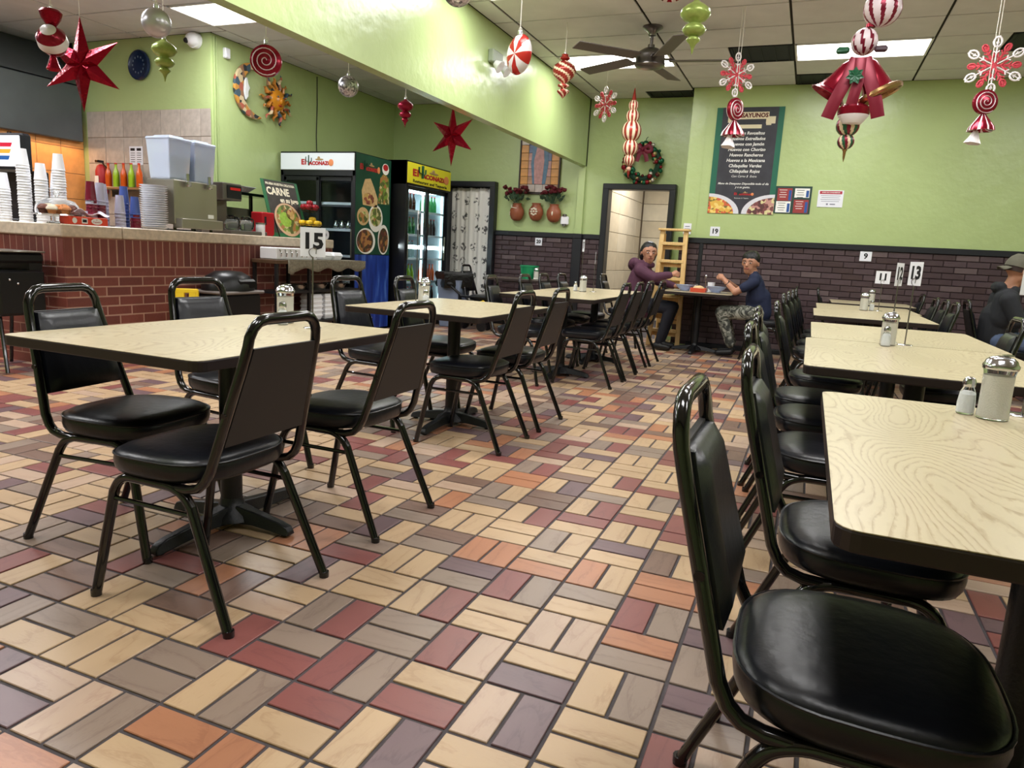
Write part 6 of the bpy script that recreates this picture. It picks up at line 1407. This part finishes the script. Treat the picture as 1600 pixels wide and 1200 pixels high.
pr += hand(0, (X0+.44, Y0+.16, .798), (X0+.48, Y0+.14, .792), (.9, -.4, 0), (.3, .9, 0), .2)
for s in (-1, 1):
    pr += [(2, (X0+.02, Y0+s*.10, .545), (X0+.46, Y0+s*.12, .535), .098, .070), (2, (X0+.46, Y0+s*.12, .53), (X0+.36, Y0+s*.12, .12), .068, .046), (3, (X0+.33, Y0+s*.12, .055), (X0+.48, Y0+s*.14, .042), .042, .036)]
w1, HM = person('person in a plum hoodie at the far table, turning round to look back', (X0, Y0, 0), pr, [SKM, PLUM, PANT, SHOE], {'c': (X0+.13, Y0-.05, 1.185), 'd': HD})
h = MB().lathe([(1e-6, .118), (.045, .112), (.080, .088), (.099, .045), (.106, 0), (.108, -.045), (.10, -.10), (.07, -.14), (1e-6, -.15)], 26, M=HM @ T(0, -.034, .024) @ R(-.42, 'X') @ S(1, 1, 1), rib=lambda a, z: 1+.012*math.sin(a*17)); hb = h.build('hair', HAIR, w1)
MB().tube([(0, -.09, .0), (.0, -.14, -.05), (0, -.14, -.10)], [.06, .06, .04], M=HM, seg=12).build('ponytail', HAIR, w1)
# person in the navy shirt, facing -X
NAVY = mat('navy_shirt', (24, 32, 58), .85, var=.1, vscale=10, bump=.2, bscale=30)
def camo():
    g = N('camouflage_cloth'); tc = g.n('ShaderNodeTexCoord'); nz = g.n('ShaderNodeTexNoise', i_Scale=11.0, i_Detail=2.0); nz.inputs['Distortion'].default_value = 1.2; g.l(tc.outputs['Object'], nz.inputs['Vector'])
    r = g.ramp(nz.outputs['Fac'], [(0, lin((52, 54, 50))), (.42, lin((104, 106, 96))), (.52, lin((160, 160, 148))), (.60, lin((74, 76, 66)))], 'CONSTANT'); g.l(r.outputs[0], g.b.inputs['Base Color']); g.b.inputs['Roughness'].default_value = .85; return g.m
X0 = .76; Y0 = 7.74; HD = (-.30, -.95, -.04)
pr = head(0, (X0-.12, Y0-.06, 1.125), HD)
pr += [(0, (X0-.07, Y0-.02, .98), (X0-.10, Y0-.045, 1.06), .060, .058)]
pr += [(1, (X0+.03, Y0, .55), (X0+.01, Y0, .72), .15, .145), (1, (X0+.0, Y0-.05, .72), (X0-.04, Y0-.06, .88), .115, .10), (1, (X0+.0, Y0+.05, .72), (X0-.04, Y0+.06, .88), .115, .10), (1, (X0-.05, Y0-.13, .94), (X0-.05, Y0+.13, .94), .074, .074), (1, (X0-.06, Y0-.06, .985), (X0-.07, Y0+.05, .985), .058, .056)]
pr += [(1, (X0-.05, Y0-.16, .91), (X0-.15, Y0-.22, .84), .066, .058), (0, (X0-.13, Y0-.21, .85), (X0-.24, Y0-.23, .785), .044, .040), (0, (X0-.24, Y0-.23, .785), (X0-.37, Y0-.16, .90), .038, .028)]
pr += hand(0, (X0-.38, Y0-.155, .91), (X0-.41, Y0-.14, .935), (-.8, .3, .45), (0, .5, .8), .6)
pr += [(1, (X0-.05, Y0+.16, .91), (X0-.15, Y0+.20, .84), .064, .056), (0, (X0-.14, Y0+.20, .85), (X0-.24, Y0+.18, .80), .042, .038), (0, (X0-.24, Y0+.18, .80), (X0-.38, Y0+.08, .90), .036, .027)]
pr += hand(0, (X0-.39, Y0+.07, .905), (X0-.42, Y0+.05, .925), (-.8, -.3, .35), (0, .6, .8), .6)
for s in (-1, 1):
    pr += [(2, (X0+.02, Y0+s*.09, .545), (X0-.38, Y0+s*.13, .53), .092, .078), (2, (X0-.38, Y0+s*.13, .525), (X0-.25, Y0+s*.12, .16), .074, .052), (3, (X0-.24, Y0+s*.12, .06), (X0-.38, Y0+s*.14, .045), .042, .036)]
w2, HM = person('person in a navy shirt and camouflage trousers facing the camera from the far table', (X0, Y0, 0), pr, [SKM, NAVY, camo(), SHOE], {'c': (X0-.12, Y0-.06, 1.125), 'd': HD})
MB().lathe([(1e-6, .112), (.05, .105), (.084, .080), (.100, .04), (.103, 0), (.09, -.05), (1e-6, -.07)], 26, M=HM @ T(0, -.026, .036) @ R(-.48, 'X'), rib=lambda a, z: 1+.025*math.sin(a*11+z*60)+.02*math.sin(a*5)).build('hair', HAIR, w2); MB().sph((0, -.08, .10), (.045, .04, .04), M=HM, seg=14, rings=8).build('hair_bun', HAIR, w2)
MB().tube([(.030*math.cos(a*PI/8), .030*math.sin(a*PI/8), 0) for a in range(16)], .006, closed=True, seg=6, M=T(-.35, -.175, .885) @ R(-.9, 'Y') @ R(.4, 'X')).build('wristband', INK, w2)
# man in the backward cap, facing +X
DHOOD = mat('charcoal_hoodie', (32, 34, 38), .85, var=.1, vscale=10, bump=.2, bscale=30); JEAN = mat('blue_jeans', (84, 100, 130), .8, var=.15, vscale=16); CAPM2 = mat('olive_cap', (92, 90, 76), .8, var=.1, vscale=20)
X0 = 2.98; Y0 = 6.50; HD = (.93, .25, -.25)
pr = head(0, (X0+.07, Y0, 1.185), HD)
pr += [(0, (X0+.02, Y0, 1.0), (X0+.05, Y0, 1.11), .058, .056)]
pr += [(1, (X0-.01, Y0, .55), (X0-.01, Y0, .75), .165, .16), (1, (X0-.0, Y0-.08, .75), (X0+.0, Y0-.09, .92), .12, .105), (1, (X0, Y0+.08, .75), (X0, Y0+.09, .92), .12, .105), (1, (X0, Y0-.14, .94), (X0, Y0+.14, .94), .08, .08), (1, (X0-.06, Y0-.07, 1.03), (X0-.06, Y0+.07, 1.03), .05, .05), (1, (X0+.06, Y0-.07, 1.01), (X0+.07, Y0+.05, 1.0), .035, .035)]
pr += [(1, (X0+.0, Y0-.19, .92), (X0+.08, Y0-.24, .74), .075, .062), (1, (X0+.08, Y0-.24, .74), (X0+.30, Y0-.12, .80), .060, .044)]
pr += hand(0, (X0+.32, Y0-.11, .805), (X0+.355, Y0-.09, .81), (.9, .4, 0), (.2, .3, .9), .6)
pr += [(1, (X0+.0, Y0+.19, .92), (X0+.10, Y0+.24, .76), .075, .062), (1, (X0+.10, Y0+.24, .76), (X0+.36, Y0+.12, .81), .060, .044)]
pr += hand(0, (X0+.38, Y0+.11, .81), (X0+.42, Y0+.09, .805), (.9, -.3, 0), (.2, .3, .9), .6)
for s in (-1, 1):
    pr += [(2, (X0+.0, Y0+s*.10, .545), (X0+.42, Y0+s*.12, .535), .095, .070), (2, (X0+.42, Y0+s*.12, .53), (X0+.38, Y0+s*.12, .12), .066, .048), (3, (X0+.36, Y0+s*.12, .055), (X0+.50, Y0+s*.14, .042), .042, .036)]
w3, HM = person('man in a charcoal hoodie and jeans wearing an olive cap backward at the right edge', (X0, Y0, 0), pr, [SKM, DHOOD, JEAN, SHOE], {'c': (X0+.07, Y0, 1.185), 'd': HD})
cp = MB().lathe([(1e-6, .128), (.05, .12), (.085, .088), (.108, .04), (.112, .0)], 26, M=HM @ T(0, -.012, .022)); cp.build('cap_crown', CAPM2, w3, solid=.004)
MB().grid(lambda u, v: ((u-.5)*.15*(1-.25*v*v), -.098-.085*v*(1-(2*u-1)**2*.45), .02-.035*v-.02*(2*u-1)**2), 12, 6, M=HM).build('cap_brim', CAPM2, w3, solid=.004)
MB().lathe([(.100, -.02), (.102, .03), (.09, .06)], 22, M=HM @ T(0, -.014, .0) @ S(1, 1, 1)).build('short_hair', mat('brown_hair', (52, 36, 30), .7), w3, solid=.003)
for ob in list(bpy.data.objects):
    if ob.type == 'MESH' and ob.parent is None and 'label' not in ob and 'kind' not in ob: print('UNTAGGED', ob.name)
